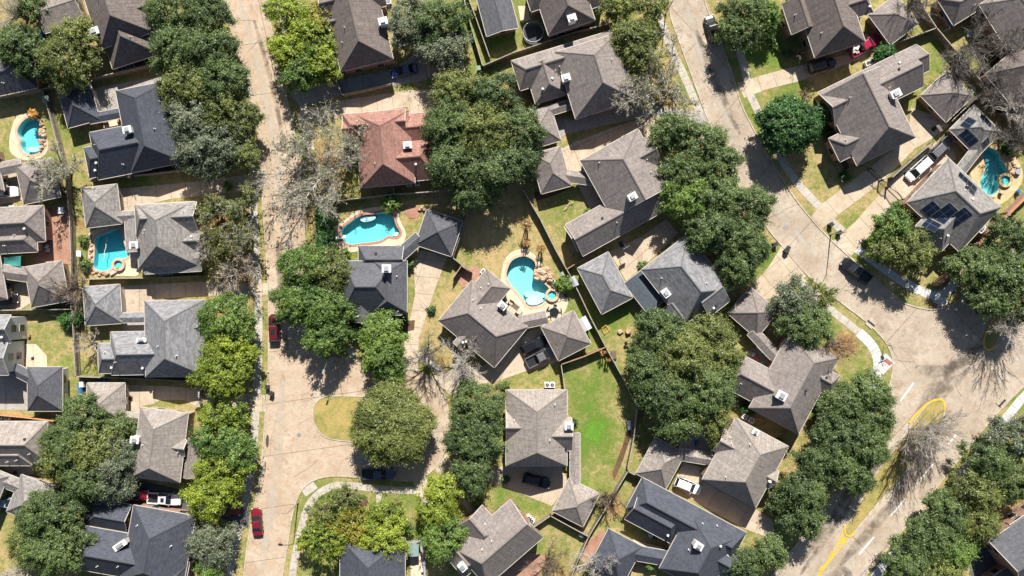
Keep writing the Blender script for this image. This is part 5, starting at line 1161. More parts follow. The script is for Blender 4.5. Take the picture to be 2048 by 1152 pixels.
# fan palms, and the multi-trunk palms killed by frost
def fan_palm(cx, cy, r, h, label, mat, seed, trunks=1, droop=.5, fr=14, group='garden palms', spread=.5):
    g = np.random.default_rng(7000+seed); q = P(cx, cy, h); root = thing('fan_palm', label, 'palm', (q[0], q[1], 0), group=group)
    segs = []; tops = []
    for i in range(trunks):
        th = TAU*i/trunks+g.uniform(0, 1); b = np.array([math.cos(th)*.15, math.sin(th)*.15, -.05]); sp = spread if trunks > 1 else 0
        t = np.array([math.cos(th)*sp, math.sin(th)*sp, h*g.uniform(.62, 1.0) if trunks > 1 else h]); m = (b+t)/2+np.array([math.cos(th), math.sin(th), 0])*.08
        segs += [(b, m, .11, .10), (m, t, .10, .08)]; tops.append(t)
    V = []; T = []
    for t in tops:
        for k in range(fr):
            th = TAU*k/fr+g.normal(0, .15); L = r/S*g.uniform(.75, 1.1); d = np.array([math.cos(th), math.sin(th), 0]); s = np.array([-d[1], d[0], 0]); w = L*.16; up = g.uniform(.0, .7)
            p0, p1, p2 = t, t+d*L*.5+np.array([0, 0, up*L*.4]), t+d*L+np.array([0, 0, up*L*.4-droop*L])
            V += [p0-s*w*.2, p0+s*w*.2, p1+s*w, p1-s*w, p1-s*w, p1+s*w, p2+s*w*.25, p2-s*w*.25]; c = np.clip(g.normal(.5, .25), 0, 1); T += [c, c]
    link('crown', quad_mesh('crown', np.array(V), np.array(T), mat), root); link('trunk', seg_mesh('trunk', segs, 'palm_dead', 7), root)
fan_palm(63, 227, 13, 1.6, 'small orange fan palm at the kidney pool edge', 'leaf_orange', 1, droop=.4, fr=22)
DP = 'frost killed multi-trunk palms'
fan_palm(1054, 451, 8, 4.2, 'tall dead palm clump on the straw lawn farthest from the aqua pool', 'leaf_autumn', 2, 4, .7, 9, DP, .55)
fan_palm(1052, 484, 7, 3.0, 'dead palm clump right at the aqua pool deck edge', 'leaf_autumn', 3, 4, .7, 9, DP, .45)
fan_palm(1083, 497, 7, 3.2, 'dead palm clump above the boulder waterfall', 'leaf_autumn', 4, 4, .7, 9, DP, .45)
fan_palm(1206, 706, 5, 2.6, 'small dead palm clump beside the fence corner', 'leaf_autumn', 5, 3, .7, 8, DP, .35)
fan_palm(1216, 722, 5, 2.4, 'smaller dead palm clump in front of the diagonal fence', 'leaf_autumn', 6, 3, .7, 8, DP, .3)
fan_palm(1842, 541, 14, 2.0, 'spiky dark palm on the shaded lawn by the brick wall', 'leaf_palm', 7, droop=.4, fr=22)
fan_palm(2034, 306, 14, 2.8, 'spiky palm leaning over the flagstone by the teal pool', 'leaf_palm', 8, droop=.5, fr=18)

def hedge(line, w, h, label, mat='leaf_green', seed=1):
    g = np.random.default_rng(seed); l = smooth_line(px(line), 2); n = 0; C = []
    for a, b in zip(l[:-1], l[1:]):
        A, B = np.array(a), np.array(b); L = np.linalg.norm(B-A); m = int(L*w*130)+1; t = g.random((m, 1)); nn = np.array([-(B-A)[1], (B-A)[0]])/max(L, 1e-6)
        xy = A+(B-A)*t+nn*g.uniform(-w/2, w/2, (m, 1)); C.append(np.concatenate([xy, h*np.sqrt(g.uniform(.1, 1, (m, 1)))], 1))
    C = np.concatenate(C); n = len(C); N = g.normal(0, .6, (n, 3))+np.array([[0, .2, .8]]); N /= np.linalg.norm(N, axis=1, keepdims=True); a = np.cross(N, g.normal(0, 1, (n, 3))); a /= np.linalg.norm(a, axis=1, keepdims=True); b = np.cross(N, a); s = .16*g.uniform(.6, 1.3, (n, 1))
    me = quad_mesh('hedge', np.stack([C-a*s, C+b*s*.6, C+a*s, C-b*s*.6], 1).reshape(-1, 3), np.clip(g.normal(.42, .2, n), 0, 1), mat)
    o = bpy.data.objects.new('clipped_hedge', me); COL.objects.link(o); tag(o, label, 'hedge')
hedge([(1544,50),(1540,62),(1541,76),(1548,90),(1560,98)], 1.5, 1.1, 'curved clipped green hedge beside the brown house lawn')
# ------------------------------------------------------------------ vehicles
def paint(name, c, rough=.28):
    if name in MATS: return name
    m, nt, b, _ = new_mat(name); b.inputs['Base Color'].default_value = (*c, 1); b.inputs['Roughness'].default_value = rough
    b.inputs['Coat Weight'].default_value = .7; b.inputs['Coat Roughness'].default_value = .06; return name
for n, c in dict(black=(.010, .010, .012), white=(.74, .74, .73), red=(.17, .008, .018), darkred=(.11, .006, .012), blue=(.015, .04, .13), navy=(.04, .065, .12), paleblue=(.36, .45, .54), charcoal=(.13, .13, .138), crimson=(.30, .010, .045)).items(): paint('paint_car_'+n, c)
# length, width, stations of the lower body (x, half width, z of its shoulder), cabin (x0,x1 base; x2,x3 roof; top z)
CARS = {
 'sedan':  dict(L=4.75, W=1.84, body=[(-2.37, .62, .86), (-2.2, .84, .95), (-1.5, .91, .98), (0, .92, .96), (1.1, .91, .93), (1.75, .86, .84), (2.2, .74, .74), (2.37, .55, .64)], cab=(-1.75, 1.05, -1.0, .25, 1.44)),
 'suv':    dict(L=4.85, W=1.95, body=[(-2.42, .72, 1.0), (-2.3, .90, 1.08), (-1.5, .96, 1.08), (0, .97, 1.06), (1.1, .96, 1.04), (1.8, .91, .98), (2.25, .78, .88), (2.42, .6, .76)], cab=(-2.34, 1.15, -2.0, .40, 1.74)),
 'van':    dict(L=5.15, W=2.0, body=[(-2.57, .78, 1.0), (-2.45, .94, 1.08), (-1.5, .99, 1.08), (0, 1.0, 1.06), (1.3, .98, 1.03), (2.0, .92, .95), (2.4, .78, .85), (2.57, .58, .72)], cab=(-2.5, 1.55, -2.25, .75, 1.78)),
 'pickup': dict(L=5.85, W=2.03, body=[(-2.92, .90, 1.02), (-2.8, .98, 1.06), (-1.5, 1.0, 1.07), (0, 1.01, 1.07), (1.4, 1.0, 1.08), (2.2, .96, 1.06), (2.75, .86, .98), (2.92, .70, .85)], cab=(-.95, 1.35, -.72, .62, 1.86), bed=(-2.78, -1.0)),
}
WH = {}
def wheel_mesh(r):
    if r in WH: return WH[r]
    mb = MB(); mb.tube((0, -.11, 0), (0, .11, 0), r, r, 16); o1 = mb.build('tyre', 'tyre_rubber'); me1 = o1.data
    mb = MB(); mb.tube((0, -.118, 0), (0, .118, 0), r*.62, r*.62, 12); o2 = mb.build('rim', 'metal_light'); me2 = o2.data
    bpy.data.objects.remove(o1); bpy.data.objects.remove(o2)
    WH[r] = (me1, me2); return WH[r]
def car(kind, cx, cy, ang, col, label, name=None, sunroof=False, rack=False, scale=1.0):
    c = CARS[kind]; q = P(cx, cy, .9); rz = math.radians(ang)
    cat = {'sedan': 'car', 'suv': 'suv', 'van': 'van', 'pickup': 'pickup'}[kind]
    root = thing({'sedan': 'parked_car', 'suv': 'parked_suv', 'van': 'parked_van', 'pickup': 'pickup_truck'}[kind], label, cat, (q[0], q[1], 0), rz, 'cars and trucks parked in the neighbourhood')
    root['_o'] = (0, 0, 0); root.scale = (scale,)*3
    pm = 'paint_car_'+col; zb = .30; st = c['body']; mb = MB()
    # lower body: a loft of rounded cross sections
    def ring(x, w, z):
        return [(x, -w*.93, zb), (x, -w, zb+.22), (x, -w, z-.16), (x, -w*.94, z-.04), (x, -w*.70, z+.012), (x, 0, z+.03), (x, w*.70, z+.012), (x, w*.94, z-.04), (x, w, z-.16), (x, w, zb+.22), (x, w*.93, zb)]
    rings = [ring(*s) for s in st]; x0, x1, x2, x3, zt = c['cab']; bed = c.get('bed')
    for a, b in zip(rings[:-1], rings[1:]):
        for i in range(len(a)-1):
            if bed and 3 <= i <= 6 and a[0][0] >= -2.85 and b[0][0] <= .01 and b[0][0] > -2.7: continue
            mb.face([a[i], b[i], b[i+1], a[i+1]][::-1])
        mb.face([a[0], a[-1], b[-1], b[0]][::-1])
    mb.face(rings[0]); mb.face(rings[-1][::-1])
    mb.build('body', pm, root, smooth=True)
    if bed:
        W = .80; mb = MB(); z = .72; bx0, bx1 = -2.80, -.95
        mb.box(((bx0+bx1)/2, 0, z-.04), (bx1-bx0, 1.62, .04)); 
        for s in (-1, 1):
            mb.box(((bx0+bx1)/2, s*.90, z), (bx1-bx0, .17, .37), 0, 1)
        mb.box((bx0-.06, 0, z), (.12, 1.63, .365), 0, 1); mb.box((bx1+.12, 0, z), (.14, 1.62, .36), 0, 1)
        mb.build('truck_bed', ['black_plastic', pm], root)
    # cabin: painted roof with rounded rim, four glass sides
    wb, wt = c['W']/2*.93, c['W']/2*.70; zbelt = st[3][2]-.02
    lo = [(x0, -wb, zbelt), (x1, -wb*.96, zbelt), (x1, wb*.96, zbelt), (x0, wb, zbelt)]
    hi = [(x2, -wt, zt-.07), (x3, -wt, zt-.07), (x3, wt, zt-.07), (x2, wt, zt-.07)]
    top = [(x2+.14, -wt+.12, zt), (x3-.16, -wt+.12, zt-.01), (x3-.16, wt-.12, zt-.01), (x2+.14, wt-.12, zt)]
    mb = MB(); mb.face(top)
    for i in range(4): j = (i+1) % 4; mb.face([hi[i], hi[j], top[j], top[i]])
    # pillars
    for i in range(4):
        a, b = Vector(lo[i]), Vector(hi[i]); mb.tube(a, b, .055, .05, 5)
    for s, y in ((0, -1), (1, 1)):
        for f in (.36, .66):
            A = Vector(lo[0 if s == 0 else 3]).lerp(Vector(lo[1 if s == 0 else 2]), f); B = Vector(hi[0 if s == 0 else 3]).lerp(Vector(hi[1 if s == 0 else 2]), f); mb.tube(A, B, .045, .04, 4)
    if rack:
        for y in (-wt+.1, wt-.1): mb.box(((x2+x3)/2, y, zt), ((x3-x2)*.85, .05, .07))
    mb.build('cabin_roof', pm, root, smooth=False)
    gl = 'glass_dark'
    for nm, i, j in (('windshield', 1, 2), ('rear_window', 3, 0), ('side_window', 0, 1), ('side_window', 2, 3)):
        m2 = MB(); m2.face([lo[i], lo[j], hi[j], hi[i]]); m2.build(nm, gl, root)
    if sunroof:
        m2 = MB(); m2.box(((x2+x3)/2+.1, 0, zt), ((x3-x2)*.45, wt*1.1, .012)); m2.build('sunroof', gl, root)
    r = .34 if kind == 'sedan' else .39; t, ri = wheel_mesh(r)
    for sx in (-.62, .64):
        for sy in (-1, 1):
            w = bpy.data.objects.new('wheel', t); COL.objects.link(w); w.parent = root; w.location = (sx*c['L']/2, sy*(c['W']/2-.10), r)
            k = bpy.data.objects.new('rim', ri); COL.objects.link(k); k.parent = w
    xf, xr = st[-2][0], st[1][0]
    for s in (-1, 1):
        m2 = MB(); m2.box((xf+.02, s*st[-2][1]*.80, st[-2][2]-.17), (.22, .34, .13), s*-.5); m2.build('headlight', 'light_lens', root)
        m2 = MB(); m2.box((xr-.08, s*st[1][1]*.84, st[1][2]-.28), (.12, .22, .20)); m2.build('tail_light', 'tail_lens', root)
        m2 = MB(); m2.box((x1-.42, s*(c['W']/2+.08), zbelt+.0), (.14, .20, .15)); m2.build('mirror', pm, root)
    return root
car('suv', 1425, 57, 107, 'black', 'black suv with a white nose glint parked at the avenue kerb', rack=True)
car('sedan', 808, 141, -167, 'blue', 'blue car on the shaded driveway of the brown roofed house')
car('suv', 1645, 130, 15, 'black', 'black suv in the driveway shade below the brown roofed house')
pk = car('pickup', 1731, 91, 29, 'crimson', 'crimson pickup with a load of white rubbish in its bed')
car('van', 1838, 338, -138, 'white', 'white long van on the drive beside the grey solar house')
car('suv', 1882, 296, 44, 'charcoal', 'dark suv with roof rails in front of the solar garage', rack=True)
car('pickup', 1713, 541, 142, 'black', 'black pickup parked at the kerb below the avenue lamp')
car('suv', 548, 656, 92, 'darkred', 'dark red car with black glass roof parked on the left street', sunroof=True)
car('sedan', 513, 1044, 95, 'red', 'red sedan parked on the left street near the bottom')
car('pickup', 757, 948, 0, 'navy', 'dark blue pickup under the island oak on the cul-de-sac')
car('suv', 1068, 690, 27, 'black', 'black suv beside the pickup on the central house drive', rack=True)
car('pickup', 1083, 713, 27, 'charcoal', 'charcoal pickup beside the black suv on the central house drive')
car('suv', 1073, 962, -14, 'black', 'black suv in the eave shade of the light taupe house')
car('suv', 1376, 972, -22, 'white', 'white suv at the garage of the pale grey roofed house')
car('pickup', 328, 998, -4, 'white', 'white pickup with an empty black bed on the dark driveway', sunroof=True)
car('pickup', 264, 989, -3, 'red', 'red pickup half hidden by a willow on the dark driveway')
car('pickup', 447, 1019, -5, 'red', 'red pickup under the bright green tree by the pavement')
car('suv', 8, 384, 3, 'white', 'white suv parked below the left taupe breezeway')
car('suv', 8, 598, 3, 'black', 'black suv parked on the left edge above the fence')
car('sedan', 11, 1006, -3, 'paleblue', 'pale blue car parked beside the lower left garage')
# the load in the crimson pickup
g = random.Random(5)
for k in range(9):
    a = math.radians(29); lx, ly = g.uniform(-2.5, -1.2), g.uniform(-.55, .55); q = P(1731, 91, .9)
    x, y = q[0]+lx*math.cos(a)-ly*math.sin(a), q[1]+lx*math.sin(a)+ly*math.cos(a); mb = MB(); mb.box((x, y, .72), (g.uniform(.3, .8), g.uniform(.25, .5), g.uniform(.3, .6)), g.uniform(0, 3), 0, .8)
    tag(mb.build('rubbish_bag', ['white_siding', 'patio_cushion', 'metal_light'][k % 3], origin=(x, y, .72)), 'pale rubbish bag heaped in the crimson pickup bed', 'bag', 'rubbish heaped in the crimson pickup')
# ------------------------------------------------------------------ fences and walls
def fence(line, label, mat='grey', h=1.85, name='wooden_fence', th=.07, cat='fence', group='wooden garden fences'):
    l = [Vector(q) for q in px(line)]; root = thing(name, label, cat, (l[0].x, l[0].y, 0), group=group)
    for a, b in zip(l[:-1], l[1:]):
        d = b-a; L = d.length; rz = math.atan2(d.y, d.x); m = (a+b)/2; mb = MB()
        mb.box((m.x, m.y, 0), (L, th, h), rz); n = Vector((-d.y, d.x)).normalized()
        for z in (.35, 1.45): mb.box((m.x+n.x*(th/2+.03), m.y+n.y*(th/2+.03), z), (L-.02, .05, .09), rz)
        mb.build('panel', 'fence_'+mat, root)
        mb = MB(); mb.box((m.x, m.y, h), (L+.05, .15, .045), rz); mb.build('cap_rail', 'fence_cap_'+mat, root)
    for p in l:
        mb = MB(); mb.box((p.x, p.y, 0), (.13, .13, h+.12), 0); mb.build('post', 'fence_'+mat, root)
FENCES = [
 ([(95,183),(108,225),(125,288),(143,362),(150,440),(153,520),(153,618)],'long grey fence between the left pools and slate house','grey'),([(0,199),(95,183),(185,164),(312,134)],'grey fence above the kidney pool and shared drive','grey'),
 ([(188,364),(232,357),(310,350),(392,340)],'grey fence below the slate house','grey'),([(180,559),(240,557),(320,556),(408,552)],'grey fence below the deep blue pool','grey'),([(0,620),(80,619),(154,618)],'grey fence above the straw lawn at the left','grey'),([(155,620),(158,680),(162,751)],'grey fence beside the small bare tree','grey'),
 ([(162,751),(250,754),(330,757),(405,762)],'grey fence below the three-hip house','grey'),([(0,826),(60,832),(118,839)],'orange cedar fence below the charcoal garage','cedar'),([(687,194),(740,183),(785,172)],'thin grey fence between two driveways left of the reddish house','grey'),([(676,160),(687,194)],'short return fence at the driveway mouth','grey'),
 ([(925,-10),(944,62),(966,137)],'grey fence between garage strip and green lawn','grey'),([(933,-10),(952,40),(980,120)],'second thin fence right of the bright grass strip','grey'),([(966,137),(1024,112),(1084,92),(1150,70),(1222,52)],'grey fence behind the broad taupe house','grey'),
 ([(640,410),(700,401),(790,391),(902,383)],'grey fence below the reddish roofed house','grey'),([(790,378),(791,392)],'short fence return beside the twin condensers','grey'),([(638,408),(637,500)],'grey fence along the dark side hedge','grey'),([(943,410),(926,460),(907,516)],'grey fence beside the slate garage','grey'),([(907,516),(944,546)],'grey fence from slate garage to brick patio','grey'),
 ([(1046,382),(1080,440),(1110,500),(1137,548),(1156,585),(1182,640),(1210,694),(1240,748),(1272,812)],'long diagonal grey fence through the middle gardens','grey'),([(1272,812),(1265,870),(1253,930)],'grey fence beside the mulch strip of the vivid lawn','grey'),([(1253,938),(1210,1010),(1176,1066),(1150,1124),(1135,1165)],'lower diagonal grey fence beside the brown thicket','grey'),([(1272,812),(1281,800)],'short fence spur at the grove corner','grey'),
 ([(1121,727),(1165,712),(1209,693)],'brown fence above the vivid lawn','brown'),([(1121,727),(1125,752),(1128,779)],'grey fence beside the condenser pair','grey'),([(1132,539),(1170,515),(1209,491),(1270,455),(1325,425)],'brown fence between the fenced lawn strip and the grey house','brown'),
 ([(1062,1052),(1100,1026)],'short grey fence by the brick house','grey'),([(1100,1026),(1140,1048),(1177,1068)],'grey fence below the hip garage by the vivid lawn','grey'),([(1253,938),(1290,958),(1331,981)],'grey fence below the pale grey garage','grey'),([(1331,981),(1324,990)],'short white gate at the slate house','grey'),
 ([(1822,-10),(1842,30),(1863,62)],'dark fence left of the blue patio cover','grey'),([(1776,94),(1820,78),(1863,62)],'pale topped fence above the long north wing','grey'),([(1863,62),(1905,112),(1958,176),(2010,240),(2060,302)],'long dark back fence on the upper right','grey'),([(1893,246),(1925,215),(1958,186)],'grey fence beside the solar garage','grey'),([(1944,150),(1970,130),(1996,108)],'grey fence below the leafless yard tree','grey'),([(1982,206),(2010,188)],'pale fence spur beside the second trampoline','grey'),
 ([(1856,288),(1815,322),(1776,357)],'low pale fence between the two long driveways','grey'),([(908,556),(924,532),(944,546)],'brown screen fence around the brick patio','brown'),([(2008,690),(2010,691)],'x','grey')]
for f in FENCES[:-1]: fence(f[0], f[1], f[2])
def wall(line, label, h, th, mat, cap, name='brick_wall', group=None):
    l = [Vector(q) for q in px(line)]; root = thing(name, label, 'wall', (l[0].x, l[0].y, 0), group=group)
    for a, b in zip(l[:-1], l[1:]):
        d = b-a; rz = math.atan2(d.y, d.x); m = (a+b)/2; mb = MB(); mb.box((m.x, m.y, 0), (d.length, th, h), rz); mb.build('wall_panel', mat, root)
        mb = MB(); mb.box((m.x, m.y, h), (d.length+.1, th+.12, .10), rz); mb.build('coping', cap, root)
    for p in l: mb = MB(); mb.box((p.x, p.y, 0), (.6, .6, h+.2)); mb.build('pier', mat, root)
wall([(2060,374),(2003,430),(1950,484),(1905,530),(1867,568)],'orange brick boundary wall behind the solar house', 2.1, .35, 'wall_brick', 'brick_orange')
wall([(405,762),(404,808)],'short grey garden wall at the concrete driveway mouth', 1.6, .15, 'wall_tan', 'trim_grey')
wall([(817,1082),(843,1082),(850,1120),(853,1165)],'grey wall around the green metal shed', 1.5, .25, 'trim_grey', 'trim_grey', 'garden_wall')

# ------------------------------------------------------------------ street furniture
def lamp(cx, cy, arm, label, h=7.2):
    """tapered pole, curved arm and flat head; arm = map direction in degrees"""
    q = P(cx, cy); root = thing('street_lamp', label, 'street lamp', (q[0], q[1], 0), group='street lamps'); a = math.radians(arm); d = Vector((math.cos(a), math.sin(a), 0)); b = Vector((q[0], q[1], 0))
    mb = MB(); mb.tube(b, b+Vector((0, 0, h)), .11, .065, 8); mb.tube(b, b+Vector((0, 0, .35)), .2, .16, 8); mb.build('pole', 'lamp_metal', root)
    mb = MB(); pts = [b+Vector((0, 0, h-.1)), b+d*.8+Vector((0, 0, h+.35)), b+d*2.0+Vector((0, 0, h+.45))]
    for u, v in zip(pts[:-1], pts[1:]): mb.tube(u, v, .05, .045, 6)
    mb.build('arm', 'lamp_metal', root)
    e = b+d*2.3+Vector((0, 0, h+.38)); mb = MB(); mb.box(e, (.75, .28, .14), a); mb.build('lamp_head', 'trim_grey', root)
lamp(1661, 469, 228, 'street lamp between the two long driveways on the avenue')
lamp(596, 1005, 172, 'street lamp at the curve of the lower left street')
lamp(1331, 28, 12, 'street lamp at the top left of the avenue')
lamp(671, 712, 250, 'street lamp with white head under the cul-de-sac tree', 5.6)
def sign(cx, cy, label):
    q = P(cx, cy); root = thing('stop_sign', label, 'road sign', (q[0], q[1], 0)); x, y = q[:2]
    mb = MB(); mb.tube((x, y, 0), (x, y, 3.2), .04, .04, 6); mb.build('post', 'metal_light', root)
    mb = MB(); a = math.radians(60); n = Vector((math.cos(a), math.sin(a), 0)); t = Vector((-n.y, n.x, 0)); c = Vector((x, y, 2.3))+n*.06
    oc = lambda r, o: [c+n*o+(t*math.cos(TAU*(i+.5)/8)+Vector((0, 0, 1))*math.sin(TAU*(i+.5)/8))*r for i in range(8)]
    A, B = oc(.40, 0), oc(.40, .02); mb.face(B, 1); mb.face(A[::-1], 0)
    for i in range(8): j = (i+1) % 8; mb.face([A[i], A[j], B[j], B[i]], 0)
    mb.face(oc(.37, .024), 0); mb.build('plate', ['sign_red', 'paint_white'], root)
    for k, r in ((0, 20), (1, 110)):
        mb = MB(); mb.box((x, y, 2.86+.2*k), (1.3, .03, .18), math.radians(r)); mb.build('street_name_blade', 'box_green', root)
sign(1767, 690, 'red stop sign at the curved white pavement corner')
def wheelie(cx, cy, a, label, mat='black_plastic'):
    q = P(cx, cy); root = thing('wheelie_bin', label, 'bin', (q[0], q[1], 0), group='wheeled rubbish bins'); a = math.radians(a); x, y = q[:2]; d = Vector((math.cos(a), math.sin(a)))
    mb = MB(); mb.box((x, y, .08), (.56, .56, .92), a, 0, 1.18); mb.build('body', mat, root)
    mb = MB(); mb.box((x+d.x*.03, y+d.y*.03, 1.0), (.76, .70, .06), a); mb.box((x+d.x*.06, y+d.y*.06, 1.06), (.55, .55, .05), a); mb.build('lid', 'metal_dark', root)
    for s in (-1, 1):
        w = Vector((x, y))-d*.24+Vector((-d.y, d.x))*.27*s; t = Vector((-d.y, d.x))*.03; mb = MB(); mb.tube((w.x-t.x, w.y-t.y, .13), (w.x+t.x, w.y+t.y, .13), .13, .13, 10); mb.build('wheel', 'tyre_rubber', root)
wheelie(537, 773, 0, 'upright black bin on the left street kerb'); wheelie(545, 786, -25, 'tilted black bin standing in the left street')
wheelie(1659, 450, 40, 'dark bin on the grass strip beside the avenue lamp'); wheelie(1570, 502, 35, 'black bin at the kerb across from the avenue lamp'); wheelie(1573, 497, 60, 'pale lidded bin touching the black one at the kerb', 'trim_grey'); wheelie(1548, 489, 20, 'lone dark bin on the verge under the oaks'); wheelie(1676, 466, 40, 'dark bin in the driveway mouth below the avenue lamp'); wheelie(1896, 962, 40, 'black bin on the verge by the right white pavement')
def hoop(cx, cy, a, label, h=3.05):
    q = P(cx, cy); root = thing('basketball_hoop', label, 'hoop', (q[0], q[1], 0), group='basketball hoops on driveways'); a = math.radians(a); x, y = q[:2]; d = Vector((math.cos(a), math.sin(a), 0)); b = Vector((x, y, 0))
    mb = MB(); mb.box((x, y, 0), (1.0, .75, .25), a, 0, .8); mb.build('base', 'black_plastic', root)
    mb = MB(); mb.tube(b, b+Vector((0, 0, h)), .05, .05, 6); mb.tube(b+Vector((0, 0, h)), b+d*.75+Vector((0, 0, h+.15)), .045, .045, 6); mb.build('pole', 'metal_dark', root)
    e = b+d*.8+Vector((0, 0, h-.25)); mb = MB(); mb.box(e, (.04, 1.25, .85), a); mb.build('backboard', 'metal_light', root)
    e += d*.27+Vector((0, 0, .25)); mb = MB(); pr = [e+Vector((math.cos(TAU*i/12), math.sin(TAU*i/12), 0))*.23 for i in range(12)]
    for i in range(12): mb.tube(pr[i], pr[(i+1) % 12], .012, .012, 4)
    mb.build('rim', 'sign_red', root)
hoop(1243, 489, -60, 'basketball hoop on the concrete beside the brown fence'); hoop(260, 797, 0, 'basketball hoop on the walled concrete driveway'); hoop(1868, 258, 215, 'basketball hoop by the hip garage drive')
# arched iron gates across the two long driveways, with the braced posts between them
def gate(a, b, label):
    A, B = Vector(P(*a)), Vector(P(*b)); L = (B-A).length; d = (B-A)/L; root = thing('driveway_gate', label, 'gate', A, group='arched iron driveway gates'); rz = math.atan2(d.y, d.x)
    for k, p in enumerate((A, B)): mb = MB(); mb.box((p.x, p.y, 0), (.16, .16, 2.0), rz); mb.build('post', 'metal_dark', root)
    up = lambda t: 1.55+.55*math.sin(math.pi*t); mb = MB(); n = 16
    for zf in (0, -.22):
        for i in range(n): mb.tube(A+d*L*i/n+Vector((0, 0, up(i/n)+zf)), A+d*L*(i+1)/n+Vector((0, 0, up((i+1)/n)+zf)), .045, .045, 5)
    mb.tube(A+Vector((0, 0, .15)), B+Vector((0, 0, .15)), .045, .045, 5); mb.build('gate_frame', 'metal_dark', root)
    mb = MB()
    for i in range(1, 22): mb.tube(A+d*L*i/22+Vector((0, 0, .15)), A+d*L*i/22+Vector((0, 0, up(i/22))), .012, .012, 4)
    mb.build('bars', 'metal_dark', root)
gate((1734,339), (1757,362), 'black arched gate across the drive nearest the taupe house'); gate((1772,376), (1798,401), 'black arched gate across the drive of the solar house')
gate((1757,363), (1771,375), 'short black gate panel on the grass strip between the two drives')
# ------------------------------------------------------------------ garden things
def condenser(cx, cy, a, label):
    q = P(cx, cy); root = thing('air_conditioner', label, 'air conditioner', (q[0], q[1], 0), group='outdoor air conditioning units'); a = math.radians(a); x, y = q[:2]
    mb = MB(); mb.box((x, y, 0), (1.05, 1.05, .08), a); mb.build('pad', 'walk_concrete', root)
    mb = MB(); mb.box((x, y, .08), (.84, .84, .82), a); mb.box((x, y, .90), (.90, .90, .04), a); mb.build('casing', 'vent_white', root)
    mb = MB(); mb.disc((x, y), .33, .944, 18, 0, .012); mb.build('fan_grille', 'black_plastic', root)
    mb = MB(); mb.disc((x, y), .10, .958, 10, 0, .02); 
    for k in range(3):
        t = a+k*math.pi/3; mb.box((x, y, .957), (.62, .035, .012+.002*k), t)
    mb.build('fan_hub', 'metal_light', root)
for c in ((1094,769,0,'left condenser of the pair above the light taupe house'),(1104,769,0,'right condenser of the pair above the light taupe house'),(1057,1034,-40,'upper condenser of the pair beside the brick house'),(1063,1040,-40,'lower condenser of the pair beside the brick house'),(1358,1003,-28,'left condenser above the long slate roof'),(1372,1011,-28,'right condenser above the long slate roof'),(967,544,-40,'upper condenser at the central house north tip'),(980,555,-40,'lower condenser at the central house north tip'),(819,369,5,'left condenser below the reddish roof'),(835,367,5,'right condenser below the reddish roof'),(279,341,10,'left condenser below the slate house wall'),(293,338,10,'right condenser below the slate house wall'),(40,640,0,'upper condenser beside the tall white-walled house'),(39,656,0,'lower condenser beside the tall white-walled house'),(1732,129,26,'left condenser above the long north wing'),(1742,124,26,'right condenser above the long north wing'),(1487,832,-28,'left condenser above the pale grey roofed house'),(1500,839,-28,'right condenser above the pale grey roofed house'),(12,419,3,'left condenser above the teal shade sail house'),(29,417,3,'right condenser above the teal shade sail house'),(327,546,3,'left condenser of three below the pool house'),(336,546,3,'middle condenser of three below the pool house'),(345,545,3,'right condenser of three below the pool house'),(5,832,2,'left condenser below the orange cedar fence'),(20,834,2,'right condenser below the orange cedar fence'),(778,6,14,'lone condenser at the top of the brown house'),(253,139,15,'left condenser in the shade below the corner house'),(268,137,15,'right condenser in the shade below the corner house')): condenser(*c)
def trampoline(cx, cy, r, label, net=True):
    q = P(cx, cy, .9); root = thing('trampoline', label, 'trampoline', (q[0], q[1], 0), group='round garden trampolines'); x, y = q[:2]
    mb = MB(); mb.disc((x, y), r*.86, .88, 28); mb.build('mat', 'black_plastic', root)
    mb = MB(); c1 = [(x+r*math.cos(TAU*i/28), y+r*math.sin(TAU*i/28)) for i in range(28)]; c0 = [(x+r*.87*math.cos(TAU*i/28), y+r*.87*math.sin(TAU*i/28)) for i in range(28)]
    tess([c1, c0], .91, mb); mb.build('pad', 'metal_dark', root)
    for i in range(6):
        t = TAU*i/6; mb = MB(); mb.tube((x+r*math.cos(t), y+r*math.sin(t), 0), (x+r*math.cos(t), y+r*math.sin(t), 2.6 if net else .9), .035, .03, 5); mb.build('pole', 'metal_dark', root)
    if net:
        mb = MB()
        for i in range(28): mb.tube((*c1[i], 2.55), (*c1[(i+1) % 28], 2.55), .03, .03, 4)
        mb.build('top_ring', 'metal_light', root)
trampoline(1066, 69, 1.75, 'black round trampoline in the yard above the broad taupe house'); trampoline(2002, 208, 1.55, 'dark round trampoline under bare branches by the back fence')
def rocks(pts, label, group, smin, smax, seed, h0=.0):
    g = random.Random(seed)
    for cx, cy in pts:
        q = P(cx, cy); s = g.uniform(smin, smax); mb = MB(); n = 7; hh = s*g.uniform(.45, .8)
        lo = [(q[0]+s*.5*g.uniform(.8, 1.2)*math.cos(TAU*i/n), q[1]+s*.42*g.uniform(.8, 1.2)*math.sin(TAU*i/n)) for i in range(n)]
        mid = [(x, y, hh*.55) for x, y in lo]; top = [(q[0]+(x-q[0])*.6+g.uniform(-.1, .1)*s, q[1]+(y-q[1])*.6, hh*g.uniform(.85, 1.1)) for x, y in lo]
        for i in range(n):
            j = (i+1) % n; mb.face([(*lo[i], -.02), (*lo[j], -.02), mid[j], mid[i]]); mb.face([mid[i], mid[j], top[j], top[i]])
        for i in range(1, n-1): mb.face([top[0], top[i], top[i+1]])
        tag(mb.build('boulder' if s > .7 else 'rock', 'rock', origin=(q[0], q[1], 0)), label, 'boulder' if s > .7 else 'rock', group)
g = random.Random(11)
